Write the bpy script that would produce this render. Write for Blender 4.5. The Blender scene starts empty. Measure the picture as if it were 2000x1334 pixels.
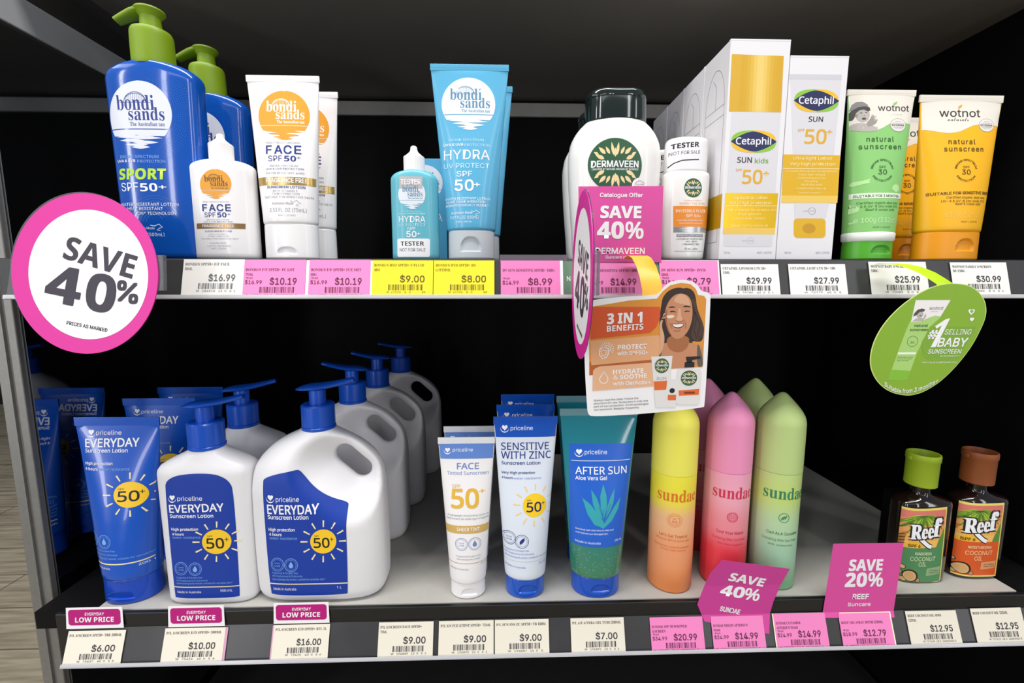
import bpy, bmesh, math, random, os
import numpy as np
from math import sin, cos, pi, radians
C = bpy.context.scene.collection
SC = bpy.context.scene

# ------------------------------------------------------------------ camera, light, exposure
cam = bpy.data.cameras.new('camera'); cam.lens = 15.66; cam.sensor_width = 36.0; cam.clip_start = 0.01
cam_o = bpy.data.objects.new('camera', cam); C.objects.link(cam_o)
cam_o.location = (0, 0, .338); cam_o.rotation_euler = (radians(90 - 7.14), 0, radians(-1.66))
SC.camera = cam_o
SC.view_settings.view_transform = 'Standard'; SC.view_settings.look = 'None'
SC.view_settings.gamma = 1.0; SC.view_settings.use_curve_mapping = False
SC.view_settings.exposure = -0.25
SC.cycles.use_denoising = True
SC.cycles.max_bounces = 8
SC.cycles.caustics_reflective = False; SC.cycles.caustics_refractive = False
w = bpy.data.worlds.new('store_air'); SC.world = w; w.use_nodes = True
w.node_tree.nodes['Background'].inputs[0].default_value = (.80, .86, 1.0, 1)
w.node_tree.nodes['Background'].inputs[1].default_value = .34

def ceiling_lamp(name, loc, sx, sy, power, col=(1, .97, .93), aim=None):
    l = bpy.data.lights.new(name, 'AREA'); l.shape = 'RECTANGLE'; l.size = sx; l.size_y = sy
    l.energy = power; l.color = col
    o = bpy.data.objects.new(name, l); C.objects.link(o); o.location = loc
    if aim:
        from mathutils import Vector
        o.rotation_euler = (Vector(aim) - Vector(loc)).to_track_quat('-Z', 'Y').to_euler()
    return o
# rows of fluorescent panels in the store ceiling above the aisle
ceiling_lamp('ceiling_lamp', (-.1, .06, 1.85), 2.4, .30, 52)
ceiling_lamp('ceiling_lamp', (.2, -1.7, 1.7), 2.6, .50, 10)
ceiling_lamp('ceiling_lamp', (-1.9, -.2, 1.75), .35, 1.8, 8, (.95, .97, 1))
# tall unseen area lamps added behind the camera for front fill and glossy streaks
for x, y, e in ((-1.9, -.9, 12), (-1.05, -1.15, 10), (.95, -1.2, 7), (1.75, -1.0, 6)):
    ceiling_lamp('fill_lamp', (x, y, .6), .16, 1.7, e, (.98, .98, 1), (0, .45, .3))
ceiling_lamp('ceiling_lamp', (-1.4, 1.9, 1.85), 1.2, .6, 12)

# ------------------------------------------------------------------ materials
def lin(h):
    h = h.lstrip('#'); c = [int(h[i:i + 2], 16) / 255 for i in (0, 2, 4)]
    return tuple((x / 12.92 if x <= .04045 else ((x + .055) / 1.055) ** 2.4) for x in c) + (1,)
_M = {}
def mat(hx, rough=.4, metal=0., coat=0., trans=0., noise=0., nscale=60., alpha=1., ior=1.45, spec=.5):
    k = (hx, rough, metal, coat, trans, noise, nscale, alpha, spec)
    if k in _M: return _M[k]
    m = bpy.data.materials.new('m_' + hx.strip('#')); m.use_nodes = True
    nt = m.node_tree; b = nt.nodes['Principled BSDF']
    b.inputs['Base Color'].default_value = lin(hx); b.inputs['Roughness'].default_value = rough
    b.inputs['Metallic'].default_value = metal; b.inputs['Coat Weight'].default_value = coat
    b.inputs['Coat Roughness'].default_value = .06
    b.inputs['Transmission Weight'].default_value = trans; b.inputs['IOR'].default_value = ior
    b.inputs['Alpha'].default_value = alpha
    b.inputs['Specular IOR Level'].default_value = spec
    if noise:
        tc = nt.nodes.new('ShaderNodeTexCoord'); n = nt.nodes.new('ShaderNodeTexNoise'); n.inputs['Scale'].default_value = nscale
        n.inputs['Detail'].default_value = 4
        mx = nt.nodes.new('ShaderNodeMix'); mx.data_type = 'RGBA'; mx.blend_type = 'MULTIPLY'
        r = nt.nodes.new('ShaderNodeMapRange'); r.inputs['To Min'].default_value = 1 - noise; r.inputs['To Max'].default_value = 1 + noise
        nt.links.new(tc.outputs['Object'], n.inputs['Vector']); nt.links.new(n.outputs['Fac'], r.inputs['Value'])
        mx.inputs['Factor'].default_value = 1; mx.inputs['A'].default_value = lin(hx)
        nt.links.new(r.outputs['Result'], mx.inputs['B']); nt.links.new(mx.outputs['Result'], b.inputs['Base Color'])
    _M[k] = m
    return m
def ombre(name, stops, z0, z1, rough=.38):
    """printed colour fade along the height of a can (object z, metres)"""
    m = bpy.data.materials.new(name); m.use_nodes = True; nt = m.node_tree; b = nt.nodes['Principled BSDF']
    tc = nt.nodes.new('ShaderNodeTexCoord'); s = nt.nodes.new('ShaderNodeSeparateXYZ'); r = nt.nodes.new('ShaderNodeMapRange')
    r.inputs['From Min'].default_value = z0; r.inputs['From Max'].default_value = z1
    cr = nt.nodes.new('ShaderNodeValToRGB'); e = cr.color_ramp.elements
    cr.color_ramp.interpolation = 'EASE'
    e[0].position = stops[0][0]; e[0].color = lin(stops[0][1]); e[1].position = stops[-1][0]; e[1].color = lin(stops[-1][1])
    for p, c in stops[1:-1]:
        q = e.new(p); q.color = lin(c)
    nt.links.new(tc.outputs['Object'], s.inputs[0]); nt.links.new(s.outputs['Z'], r.inputs['Value'])
    nt.links.new(r.outputs['Result'], cr.inputs[0]); nt.links.new(cr.outputs[0], b.inputs['Base Color'])
    b.inputs['Roughness'].default_value = rough
    return m

# ------------------------------------------------------------------ scene helpers (local shapes are in millimetres)
MM = .001
def link_mesh(name, verts, faces, mats, midx=None, parent=None, smooth=True, sharp=40):
    me = bpy.data.meshes.new(name)
    me.from_pydata([tuple(float(c) * MM for c in v) for v in verts], [], [tuple(int(i) for i in f) for f in faces])
    for m in (mats if isinstance(mats, (list, tuple)) else [mats]): me.materials.append(m)
    if midx is not None: me.polygons.foreach_set('material_index', midx)
    if smooth:
        me.polygons.foreach_set('use_smooth', [True] * len(me.polygons))
    me.validate(); me.update()
    if smooth and sharp: me.set_sharp_from_angle(angle=radians(sharp))
    o = bpy.data.objects.new(name, me); C.objects.link(o)
    if parent: o.parent = parent
    return o
def tag(o, label=None, cat=None, group=None, kind=None):
    if label: o['label'] = label
    if cat: o['category'] = cat
    if group: o['group'] = group
    if kind: o['kind'] = kind
    return o
def copy_thing(o, loc=None, label=None, parent=None, rotz=None):
    c = o.copy(); C.objects.link(c)
    if parent: c.parent = parent
    for ch in list(o.children): copy_thing(ch, parent=c)
    if loc: c.location = [v * MM for v in loc]
    if rotz is not None: c.rotation_euler.z = radians(rotz)
    if label: c['label'] = label
    return c

def merge(*parts):
    V = []; Fc = []
    for v, f in parts:
        n = len(V); V += [tuple(p) for p in v]; Fc += [tuple(i + n for i in q) for q in f]
    return V, Fc
def box(x0, x1, y0, y1, z0, z1, r=0):
    v = [(x, y, z) for z in (z0, z1) for y in (y0, y1) for x in (x0, x1)]
    f = [(0, 2, 3, 1), (4, 5, 7, 6), (0, 1, 5, 4), (2, 6, 7, 3), (0, 4, 6, 2), (1, 3, 7, 5)]
    if not r: return v, f
    bm = bmesh.new(); vs = [bm.verts.new(p) for p in v]
    for q in f: bm.faces.new([vs[i] for i in q])
    bmesh.ops.bevel(bm, geom=bm.edges[:], offset=r, segments=2, affect='EDGES', profile=.5)
    bm.verts.index_update()
    out = ([tuple(p.co) for p in bm.verts], [tuple(q.index for q in g.verts) for g in bm.faces]); bm.free()
    return out
def prism(outline, y0, y1):
    """closed outline in x,z (counter-clockwise seen from the front, -y) given a thickness"""
    n = len(outline)
    v = [(x, y0, z) for x, z in outline] + [(x, y1, z) for x, z in outline]
    f = [tuple(range(n)), tuple(range(2 * n - 1, n - 1, -1))] + [(i, i + n, (i + 1) % n + n, (i + 1) % n) for i in range(n)]
    return v, f
def pchip(xs, ys, q):
    xs = np.asarray(xs, float); ys = np.asarray(ys, float); q = np.clip(q, xs[0], xs[-1])
    h = np.diff(xs); d = np.diff(ys) / h; m = np.zeros(len(xs)); m[0] = d[0]; m[-1] = d[-1]
    for i in range(1, len(xs) - 1):
        if d[i - 1] * d[i] > 0:
            a, b = 2 * h[i] + h[i - 1], h[i] + 2 * h[i - 1]; m[i] = (a + b) / (a / d[i - 1] + b / d[i])
    k = np.clip(np.searchsorted(xs, q, side='right') - 1, 0, len(xs) - 2); t = (q - xs[k]) / h[k]
    return ((2 * t**3 - 3 * t**2 + 1) * ys[k] + (t**3 - 2 * t**2 + t) * h[k] * m[k] + (-2 * t**3 + 3 * t**2) * ys[k + 1] + (t**3 - t**2) * h[k] * m[k + 1])
class Loft:
    """stations (z, half width, half depth, roundness exponent, centre x, centre y); lin=True keeps straight runs"""
    def __init__(s, st, lin=False):
        st = [tuple(q) + (2, 0, 0)[len(q) - 3:] if len(q) < 6 else tuple(q) for q in st]
        s.z = [q[0] for q in st]; s.c = [[q[i] for q in st] for i in range(1, 6)]; s.lin = lin
    def sec(s, z):
        z = np.asarray(z, float)
        f = (lambda c: np.interp(z, s.z, c)) if s.lin else (lambda c: pchip(s.z, c, z))
        return [f(c) for c in s.c]
    def mesh(s, N=56, dz=4., deform=None, caps=(True, True), zs=None):
        if zs is None:
            zs = set(s.z)
            for a, b in zip(s.z, s.z[1:]):
                k = max(1, int(math.ceil((b - a) / dz)))
                for i in range(1, k): zs.add(a + (b - a) * i / k)
            zs = sorted(zs)
        a, b, n, cx, cy = s.sec(zs)
        t = np.linspace(0, 2 * pi, N, endpoint=False) + pi / N
        V = []
        for i, z in enumerate(zs):
            x = cx[i] + a[i] * np.sign(np.cos(t)) * np.abs(np.cos(t)) ** (2 / n[i]); y = cy[i] + b[i] * np.sign(np.sin(t)) * np.abs(np.sin(t)) ** (2 / n[i])
            for p, q in zip(x, y): V.append((p, q, z))
        if deform: V = [deform(*p) for p in V]
        F = []
        for i in range(len(zs) - 1):
            for j in range(N):
                k = (j + 1) % N; F.append((i * N + j, i * N + k, (i + 1) * N + k, (i + 1) * N + j))
        if caps[0]: F.append(tuple(range(N - 1, -1, -1)))
        if caps[1]: F.append(tuple(range((len(zs) - 1) * N, len(zs) * N)))
        return V, F
    def front(s, x, z):
        a, b, n, cx, cy = s.sec(z)
        u = np.clip(np.abs((np.asarray(x) - cx) / np.maximum(a, 1e-6)), 0, .985)
        return cy - b * (1 - u ** n) ** (1 / n)
def sweep(path, wh, N=16, n=2.0, up=(0, 0, 1)):
    """tube along path with (half width, half height) per point"""
    from mathutils import Vector
    P = [Vector(p) for p in path]; V = []; F = []
    for i, p in enumerate(P):
        t = (P[min(i + 1, len(P) - 1)] - P[max(i - 1, 0)]).normalized(); u = Vector(up); s = t.cross(u).normalized(); u = s.cross(t)
        for j in range(N):
            a = 2 * pi * j / N; c, d = cos(a), sin(a)
            q = p + s * (wh[i][0] * math.copysign(abs(c) ** (2 / n), c)) + u * (wh[i][1] * math.copysign(abs(d) ** (2 / n), d)); V.append(tuple(q))
    for i in range(len(P) - 1):
        for j in range(N):
            k = (j + 1) % N; F.append((i * N + j, (i + 1) * N + j, (i + 1) * N + k, i * N + k))
    F.append(tuple(range(N))); F.append(tuple(range(len(P) * N - 1, len(P) * N - N - 1, -1)))
    return V, F
def surface_net(fn, lo, hi, h):
    """smooth closed surface of fn(x,y,z) = 0 (negative inside)"""
    ax = [np.arange(lo[i], hi[i] + h, h) for i in range(3)]
    X, Y, Z = np.meshgrid(*ax, indexing='ij'); f = fn(X, Y, Z); sg = f < 0
    nx, ny, nz = [n - 1 for n in f.shape]
    acc = np.zeros((nx, ny, nz, 3)); cnt = np.zeros((nx, ny, nz))
    cs = [(i, j, k) for i in (0, 1) for j in (0, 1) for k in (0, 1)]
    g = lambda A, c: A[c[0]:nx + c[0], c[1]:ny + c[1], c[2]:nz + c[2]]
    for a in cs:
        for d in range(3):
            if a[d] == 0:
                b = list(a); b[d] = 1
                fa, fb = g(f, a), g(f, b); m = (fa < 0) != (fb < 0)
                t = np.where(m, fa / np.where(m, fa - fb, 1), 0)
                p = [np.full(fa.shape, a[i] * 1.0) for i in range(3)]; p[d] = t
                for i in range(3): acc[..., i] += np.where(m, p[i], 0)
                cnt += m
    on = cnt > 0; idx = -np.ones(cnt.shape, int); idx[on] = np.arange(on.sum())
    cell = np.argwhere(on); V = (cell + acc[on] / cnt[on][:, None]) * h + np.array(lo)
    F = []
    for d in range(3):
        e, q = (d + 1) % 3, (d + 2) % 3
        sl = [slice(1, n) for n in (nx, ny, nz)]; s2 = list(sl); sl[d] = slice(0, (nx, ny, nz)[d]); s2[d] = slice(1, (nx, ny, nz)[d] + 1)
        A, B = sg[tuple(sl)], sg[tuple(s2)]
        off = np.array([1, 1, 1]); off[d] = 0
        for (flag, rev) in ((A & ~B, 0), (~A & B, 1)):
            for c in np.argwhere(flag) + off:
                r = []
                for (i, j) in ((0, 0), (1, 0), (1, 1), (0, 1)):
                    k = c.copy(); k[e] -= i; k[q] -= j; r.append(idx[tuple(k)])
                if min(r) >= 0: F.append(tuple(r) if not rev else tuple(r[::-1]))
    nb = [[] for _ in range(len(V))]
    for q in F:
        for i in range(4): nb[q[i]].append(q[(i + 1) % 4])
    for _ in range(2):
        V = np.array([V[i] * .5 + V[nb[i]].mean(0) * .5 if nb[i] else V[i] for i in range(len(V))])
    return [tuple(v) for v in V], F

# ------------------------------------------------------------------ lettering
_FD = bpy.utils.system_resource('DATAFILES', path='fonts')
def _font(fn):
    try: return bpy.data.fonts.load(os.path.join(_FD, fn))
    except Exception: return bpy.data.fonts.load('<builtin>')
FN = {'I': _font('Inter.woff2'), 'M': _font('NotoSansMath-Regular.woff2'), 'H': _font('NotoSansHebrew-Regular.woff2')}
FN['R'] = FN['C'] = FN['M']
_AL = {'R': (0x1D400, 0x1D41A, 0x1D7CE), 'M': (0x1D5D4, 0x1D5EE, 0x1D7EC), 'C': (0x1D4D0, 0x1D4EA, 0x1D7CE)}
_TC = {}
def glyphs(s, f='I', off=0., sp=1.):
    k = (s, f, off, sp)
    if k in _TC: return _TC[k]
    t = s
    if f in _AL:
        A, a, d = _AL[f]
        t = ''.join(chr(A + ord(c) - 65) if 'A' <= c <= 'Z' else chr(a + ord(c) - 97) if 'a' <= c <= 'z' else chr(d + ord(c) - 48) if c.isdigit() else c for c in s)
    cu = bpy.data.curves.new('lettering', 'FONT'); cu.body = t; cu.font = FN[f]; cu.resolution_u = 3; cu.space_character = sp
    ob = bpy.data.objects.new('lettering', cu); me = bpy.data.meshes.new_from_object(ob)
    v = np.array([q.co[:2] for q in me.vertices]) if len(me.vertices) else np.zeros((0, 2)); fc = [tuple(p.vertices) for p in me.polygons]
    bpy.data.objects.remove(ob); bpy.data.curves.remove(cu); bpy.data.meshes.remove(me)
    _TC[k] = (v, fc)
    return _TC[k]

class Thing:
    def __init__(s, name, label, cat, loc, group=None, rot=(0, 0, 0), surf=None):
        s.o = bpy.data.objects.new(name, None); C.objects.link(s.o); s.o.empty_display_size = .02
        s.o.location = [v * MM for v in loc]; s.o.rotation_euler = [radians(r) for r in rot]
        tag(s.o, label, cat, group); s.surf = surf; s.pr = {}; s.par = {}; s.A = (0, 0, 1, 1, 0); s.lim = None
    def on(s, L, keep=.975):
        """artwork follows this loft's front and stops short of its silhouette"""
        def lim(z):
            a, b, n, cx, cy = L.sec(z); return cx - keep * a, cx + keep * a
        s.surf = L.front; s.lim = lim
    def part(s, name, vf, m, parent=None, smooth=True, label=None, sharp=40):
        o = link_mesh(name, vf[0], vf[1], m, None, parent or s.o, smooth, sharp)
        if label: o['label'] = label
        return o
    # --- flat artwork: A = (x of base, y of base, mm per unit across, mm per unit up, lean); y counts downwards like on a print sheet
    def xy(s, P):
        P = np.asarray(P, float).reshape(-1, 2); ox, oy, ux, uz, le = s.A
        return np.stack([(P[:, 0] - ox - le * (oy - P[:, 1])) * ux, (oy - P[:, 1]) * uz], 1)
    def add(s, part, P, F, m, lay=1, ex=0.):
        s.pr.setdefault(part, []).append((s.xy(P), F, m, lay, ex))
    def poly(s, part, P, m, lay=1): s.add(part, P, [tuple(range(len(P)))], m, lay)
    def blob(s, part, P, m, lay=1, n=2):
        """closed outline with its corners rounded off"""
        for _ in range(n): P = [q for i in range(len(P)) for a, b in [(P[i], P[(i + 1) % len(P)])] for q in ((a[0] * .75 + b[0] * .25, a[1] * .75 + b[1] * .25), (a[0] * .25 + b[0] * .75, a[1] * .25 + b[1] * .75))]
        s.poly(part, P, m, lay)
    def rect(s, part, x0, y0, x1, y1, m, lay=1, r=0):
        if r:
            P = []
            for cx, cy, a0 in ((x1 - r, y1 - r, 0), (x0 + r, y1 - r, 90), (x0 + r, y0 + r, 180), (x1 - r, y0 + r, 270)):
                P += [(cx + r * cos(radians(a0 + a)), cy + r * sin(radians(a0 + a))) for a in range(0, 91, 15)]
        else: P = [(x0, y0), (x1, y0), (x1, y1), (x0, y1)]
        s.poly(part, P, m, lay)
    def ell(s, part, cx, cy, rx, ry, m, lay=1, n=40, rot=0, a0=0, a1=360):
        c, d = cos(radians(rot)), sin(radians(rot)); P = []
        full = a1 - a0 >= 360
        for i in range(n if full else n + 1):
            a = radians(a0 + (a1 - a0) * i / n); x, y = rx * cos(a), ry * sin(a); P.append((cx + x * c - y * d, cy + x * d + y * c))
        s.poly(part, P, m, lay)
    def line(s, part, P, w, m, lay=1, closed=False, taper=False):
        P = [np.array(p, float) for p in P]; n = len(P); L = []; R = []
        for i in range(n):
            a = P[i - 1] if (i > 0 or closed) else P[i]; b = P[(i + 1) % n] if (i < n - 1 or closed) else P[i]
            t = (b - a) / (np.linalg.norm(b - a) + 1e-9); q = np.array([-t[1], t[0]]) * w / 2 * ((1 - abs(2 * i / max(1, n - 1) - 1) * .9) if taper else 1); L.append(P[i] + q); R.append(P[i] - q)
        F = [(i, (i + 1) % n, n + (i + 1) % n, n + i) for i in range(n if closed else n - 1)]
        s.add(part, L + R, F, m, lay)
    def ring(s, part, cx, cy, r, w, m, lay=1, n=36, ry=None):
        ry = ry or r
        s.line(part, [(cx + r * cos(2 * pi * i / n), cy + ry * sin(2 * pi * i / n)) for i in range(n)], w, m, lay, True)
    def bold(s, part, P, F, m, lay, off, k):
        """heavier strokes: staggered overlays of the same lettering, shifted a hair"""
        P = np.asarray(P, float); o = off * k
        if o * s.A[2] < .04: return s.add(part, P, F, m, lay)
        for j, d in enumerate(((-o, -o), (o, -o), (o, o), (-o, o))): s.add(part, P + np.array(d), F, m, lay, .022 * j)
    def text(s, part, t, x0, x1, yb, h, m, f='I', off=0., lay=2, rot=0., skew=0., sp=1., dy=0., warp=None):
        """lettering from x0 to x1 on baseline yb; h = cap height (None keeps proportions); dy = rise of the baseline per unit across"""
        v, F = glyphs(t, f, off, sp)
        if not len(v): return
        ref, _ = glyphs('H', f, off); ch = ref[:, 1].max()
        mn, mx = v[:, 0].min(), v[:, 0].max(); kx = (x1 - x0) / (mx - mn); ky = kx if h is None else h / ch
        x = (v[:, 0] - mn) * kx; y = v[:, 1] * ky; x = x + y * (skew + s.A[4]); y = y + x * dy
        if rot:
            c, d = cos(radians(rot)), sin(radians(rot)); x, y = x * c - y * d, x * d + y * c
        P = np.stack([x0 + x, yb - y], 1)
        if warp: P = np.array([warp(*p) for p in P])
        s.bold(part, P, F, m, lay, off, ky)
    def arc_text(s, part, t, cx, cy, r, a0, a1, h, m, f='I', off=0., lay=2, inside=False):
        """lettering round a circle, angles in degrees clockwise from the top"""
        v, F = glyphs(t, f, off); ref, _ = glyphs('H', f, off); ch = ref[:, 1].max(); mn, mx = v[:, 0].min(), v[:, 0].max()
        P = []
        for x, y in v:
            u = (x - mn) / (mx - mn); a = radians(a0 + (a1 - a0) * u); R = r + (y / ch) * h * (-1 if inside else 1); P.append((cx + R * sin(a), cy - R * cos(a)))
        s.bold(part, P, F, m, lay, off, h / ch)
    def done(s, step=None, zstep=None, lift=.035, labels={}, base=.06):
        base_label = None
        for part, L in sorted(s.pr.items(), key=lambda kv: kv[0] != 'label'):
            bm = bmesh.new(); mats = []
            for P, F, m, lay, ex in L:
                if m not in mats: mats.append(m)
                mi = mats.index(m); vs = [bm.verts.new((p[0], lift * lay + base + ex, p[1])) for p in P]
                for q in F:
                    try: g = bm.faces.new([vs[i] for i in q]); g.material_index = mi
                    except Exception: pass
            bm.normal_update(); bmesh.ops.triangulate(bm, faces=bm.faces[:])
            if step:
                xs = [v.co.x for v in bm.verts]; zs = [v.co.z for v in bm.verts]; cuts = set(np.arange(math.ceil(min(xs) / step) * step, max(xs), step))
                if s.lim:
                    l0, l1 = s.lim(np.array([(min(zs) + max(zs)) / 2])); hw = (l1[0] - l0[0]) / 2; c0 = (l1[0] + l0[0]) / 2
                    cuts |= {c0 + sg * hw * sin(radians(q)) for sg in (-1, 1) for q in range(40, 91, 5)}
                for k in sorted(cuts):
                    bmesh.ops.bisect_plane(bm, geom=bm.verts[:] + bm.edges[:] + bm.faces[:], plane_co=(k, 0, 0), plane_no=(1, 0, 0))
                if zstep:
                    for k in np.arange(math.ceil(min(zs) / zstep) * zstep, max(zs), zstep):
                        bmesh.ops.bisect_plane(bm, geom=bm.verts[:] + bm.edges[:] + bm.faces[:], plane_co=(0, 0, k), plane_no=(0, 0, 1))
            bm.normal_update()
            for g in bm.faces:
                if g.normal.y > 0: g.normal_flip()
            bm.verts.index_update()
            q = np.array([v.co[:] for v in bm.verts]); F = [tuple(v.index for v in g.verts) for g in bm.faces]; mi = [g.material_index for g in bm.faces]; bm.free()
            x, lay, z = q[:, 0], q[:, 1], q[:, 2]
            if s.lim:
                l0, l1 = s.lim(z); x = np.clip(x, l0, l1)
            e = .3; y = s.surf(x, z); gx = (s.surf(x + e, z) - s.surf(x - e, z)) / (2 * e); gz = (s.surf(x, z + e) - s.surf(x, z - e)) / (2 * e)
            gx = np.clip(gx, -3, 3); gz = np.clip(gz, -3, 3)
            nn = np.sqrt(1 + gx**2 + gz**2); d = lay
            V = np.stack([x + gx / nn * d, y - d / nn, z + gz / nn * d], 1)
            o = link_mesh(part.split('#')[0], V, F, mats, mi, base_label or s.o, smooth=True, sharp=None)
            if part == 'label': base_label = o
            if part in labels: o['label'] = labels[part]
        s.pr = {}
        return s.o
flat = lambda y: (lambda x, z: np.full(np.shape(x), float(y)))

# ------------------------------------------------------------------ the display bay
ZU = 364.
BLACK = mat('#0a0a0b', .6, noise=.3, nscale=90, spec=.15); BLACK2 = mat('#161617', .35, noise=.25, nscale=120); DARK = mat('#3b3a38', .55, noise=.12, nscale=40)
def struct(name, vf, m, smooth=False):
    return tag(link_mesh(name, vf[0], vf[1], m, None, None, smooth), kind='structure')
struct('wall_back', box(-503, 655, 872, 890, -750, 678), BLACK)
struct('trim_1', box(-503, 650, 864, 872, 647, 671, 1.5), mat('#a09e99', .5, noise=.1))
struct('wall_right', box(650, 668, 470, 890, -750, 760), BLACK)
_g = bpy.data.materials.new('dark_mirror_glass'); _g.use_nodes = True; _b = _g.node_tree.nodes['Principled BSDF']
_b.inputs['Base Color'].default_value = (.50, .52, .56, 1); _b.inputs['Metallic'].default_value = 1; _b.inputs['Roughness'].default_value = .035
struct('wall_left', box(-531, -503, 485, 890, -750, 760), _g)
struct('trim_2', merge(box(-529, -505, 478, 485, -750, 760, 1), box(-518, -515.5, 475.5, 478, -750, 760)), mat('#807f7b', .4, metal=.4, noise=.15, nscale=200))
struct('trim_3', box(-503, -499, 486, 866, 604, 638, 1), mat('#a5a6a8', .5))
struct('ceiling', box(-488, 650, 500, 872, 678, 700), mat('#7c7872', .6, noise=.12, nscale=12))

_fl = bpy.data.materials.new('wood_plank_floor'); _fl.use_nodes = True; nt = _fl.node_tree; _b = nt.nodes['Principled BSDF']
tc = nt.nodes.new('ShaderNodeTexCoord'); mp = nt.nodes.new('ShaderNodeMapping'); mp.inputs['Scale'].default_value = (1.2, 14, 1)
nz = nt.nodes.new('ShaderNodeTexNoise'); nz.inputs['Scale'].default_value = 4; nz.inputs['Detail'].default_value = 7
br = nt.nodes.new('ShaderNodeTexBrick'); br.inputs['Scale'].default_value = 1; br.inputs['Brick Width'].default_value = 1.2; br.inputs['Row Height'].default_value = .18; br.inputs['Mortar Size'].default_value = .003
br.inputs['Color1'].default_value = (.9, .9, .9, 1); br.inputs['Color2'].default_value = (1, 1, 1, 1); br.inputs['Mortar'].default_value = (.35, .33, .3, 1)
cr = nt.nodes.new('ShaderNodeValToRGB'); cr.color_ramp.elements[0].position = .3; cr.color_ramp.elements[0].color = lin('#8d8068'); cr.color_ramp.elements[1].position = .72; cr.color_ramp.elements[1].color = lin('#c9bda3')
mx = nt.nodes.new('ShaderNodeMix'); mx.data_type = 'RGBA'; mx.blend_type = 'MULTIPLY'; mx.inputs['Factor'].default_value = 1
nt.links.new(tc.outputs['Object'], mp.inputs[0]); nt.links.new(mp.outputs[0], nz.inputs['Vector']); nt.links.new(nz.outputs['Fac'], cr.inputs[0])
nt.links.new(tc.outputs['Object'], br.inputs['Vector']); nt.links.new(cr.outputs[0], mx.inputs['A']); nt.links.new(br.outputs['Color'], mx.inputs['B'])
nt.links.new(mx.outputs['Result'], _b.inputs['Base Color']); _b.inputs['Roughness'].default_value = .45
struct('floor', box(-6500, 3500, -3500, 6500, -800, -750), _fl)
struct('wall_far', box(-6500, -1200, 4150, 4250, -750, 1700), mat('#1b1d20', .5))

def shelf(name, label, loc):
    return Thing(name, label, 'shelf', loc)
GREYSHEET = mat('#b3b1ab', .5, noise=.05, nscale=150)
up = shelf('shelf', 'black metal upper shelf carrying the white, blue and teal sunscreens', (0, 440, 364))
up.part('board', box(-490, 640, 2, 430, -20, 0), BLACK, smooth=False)
up.part('front_lip', box(-470, 640, -3, 2, -37, -.2, .8), BLACK2, smooth=False)
lo = shelf('shelf', 'pale grey topped lower shelf carrying white pump bottles and spray cans', (0, 440, 0))
lo.part('board', box(-490, 640, 4, 420, -22, -3), BLACK, smooth=False)
lo.part('shelf_liner', box(-425, 576, 2.2, 422, -3, 0), GREYSHEET, smooth=False, label='pale grey top sheet of the shelf')
lo.part('front_lip', box(-462, 640, -3, 2, -50, -.8, .8), BLACK2, smooth=False)
base = shelf('shelf', 'black base shelf at the bottom edge, below the lower price rail', (0, 480, -330))
base.part('board', box(-495, 640, 0, 385, -30, 0, 1), mat('#2c2b2a', .5, noise=.15), smooth=False)
base.part('front_lip', box(-495, 640, -6, 0, -60, 3, .8), BLACK2, smooth=False)

# price rails: a dark back strip, and a clear plastic channel along the bottom edge
RAILB = mat('#3a3a3b', .28, noise=.2, nscale=30); CLEAR = mat('#dcdce0', .15, trans=.3, ior=1.3)
class Rail:
    def __init__(s, label, A, B, x0, x1):
        s.A, s.B = A, B; s.tilt = math.degrees(math.atan2(B[0] - A[0], B[1] - A[1])); s.L = math.hypot(B[0] - A[0], B[1] - A[1])
        s.t = Thing('price_rail', label, 'price rail', (0, A[0], A[1]), rot=(-s.tilt, 0, 0))
        s.t.part('rail_strip', box(x0, x1, 0, 1.6, 0, s.L, .3), RAILB, smooth=False)
        s.t.part('clear_lip', merge(box(x0, x1, -2.8, 0, -1.2, .1, .3), box(x0, x1, -2.8, -2.2, -1.2, 2.6, .2)), CLEAR, smooth=False, label='clear plastic bottom lip')
        s.n = 0
    def at(s, x, h, out):
        """point on the rail's face: x along it, h up it, out in front of it"""
        a = radians(s.tilt); return (x, s.A[0] + h * sin(a) - out * cos(a), s.A[1] + h * cos(a) + out * sin(a))
RU = Rail('clear lipped price rail along the upper shelf', (427, 326.5), (436.5, 363), -456, 640)
RL = Rail('clear lipped price rail along the lower shelf', (424, -48.5), (436.5, -16), -448, 640)

# ------------------------------------------------------------------ shared artwork
WHITE = mat('#f2f0f0', .3, coat=.2); INKW = mat('#f4f4f6', .45); NAVY = mat('#1f3585', .45); INKK = mat('#1c1a1c', .5); ORANGE = mat('#eaa02a', .42)
YEL = mat('#f7c928', .45); GOLD = mat('#b89d55', .3, metal=.45); GREY = mat('#8d8f98', .5); PALEB = mat('#a9c6ea', .45)
PBLUE = mat('#0d53bf', .25, coat=.5); PLAB = mat('#0c399f', .45); PPUMP = mat('#1450bf', .3, coat=.2); LOTW = mat('#e6e5e7', .38, noise=.02)

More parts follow.
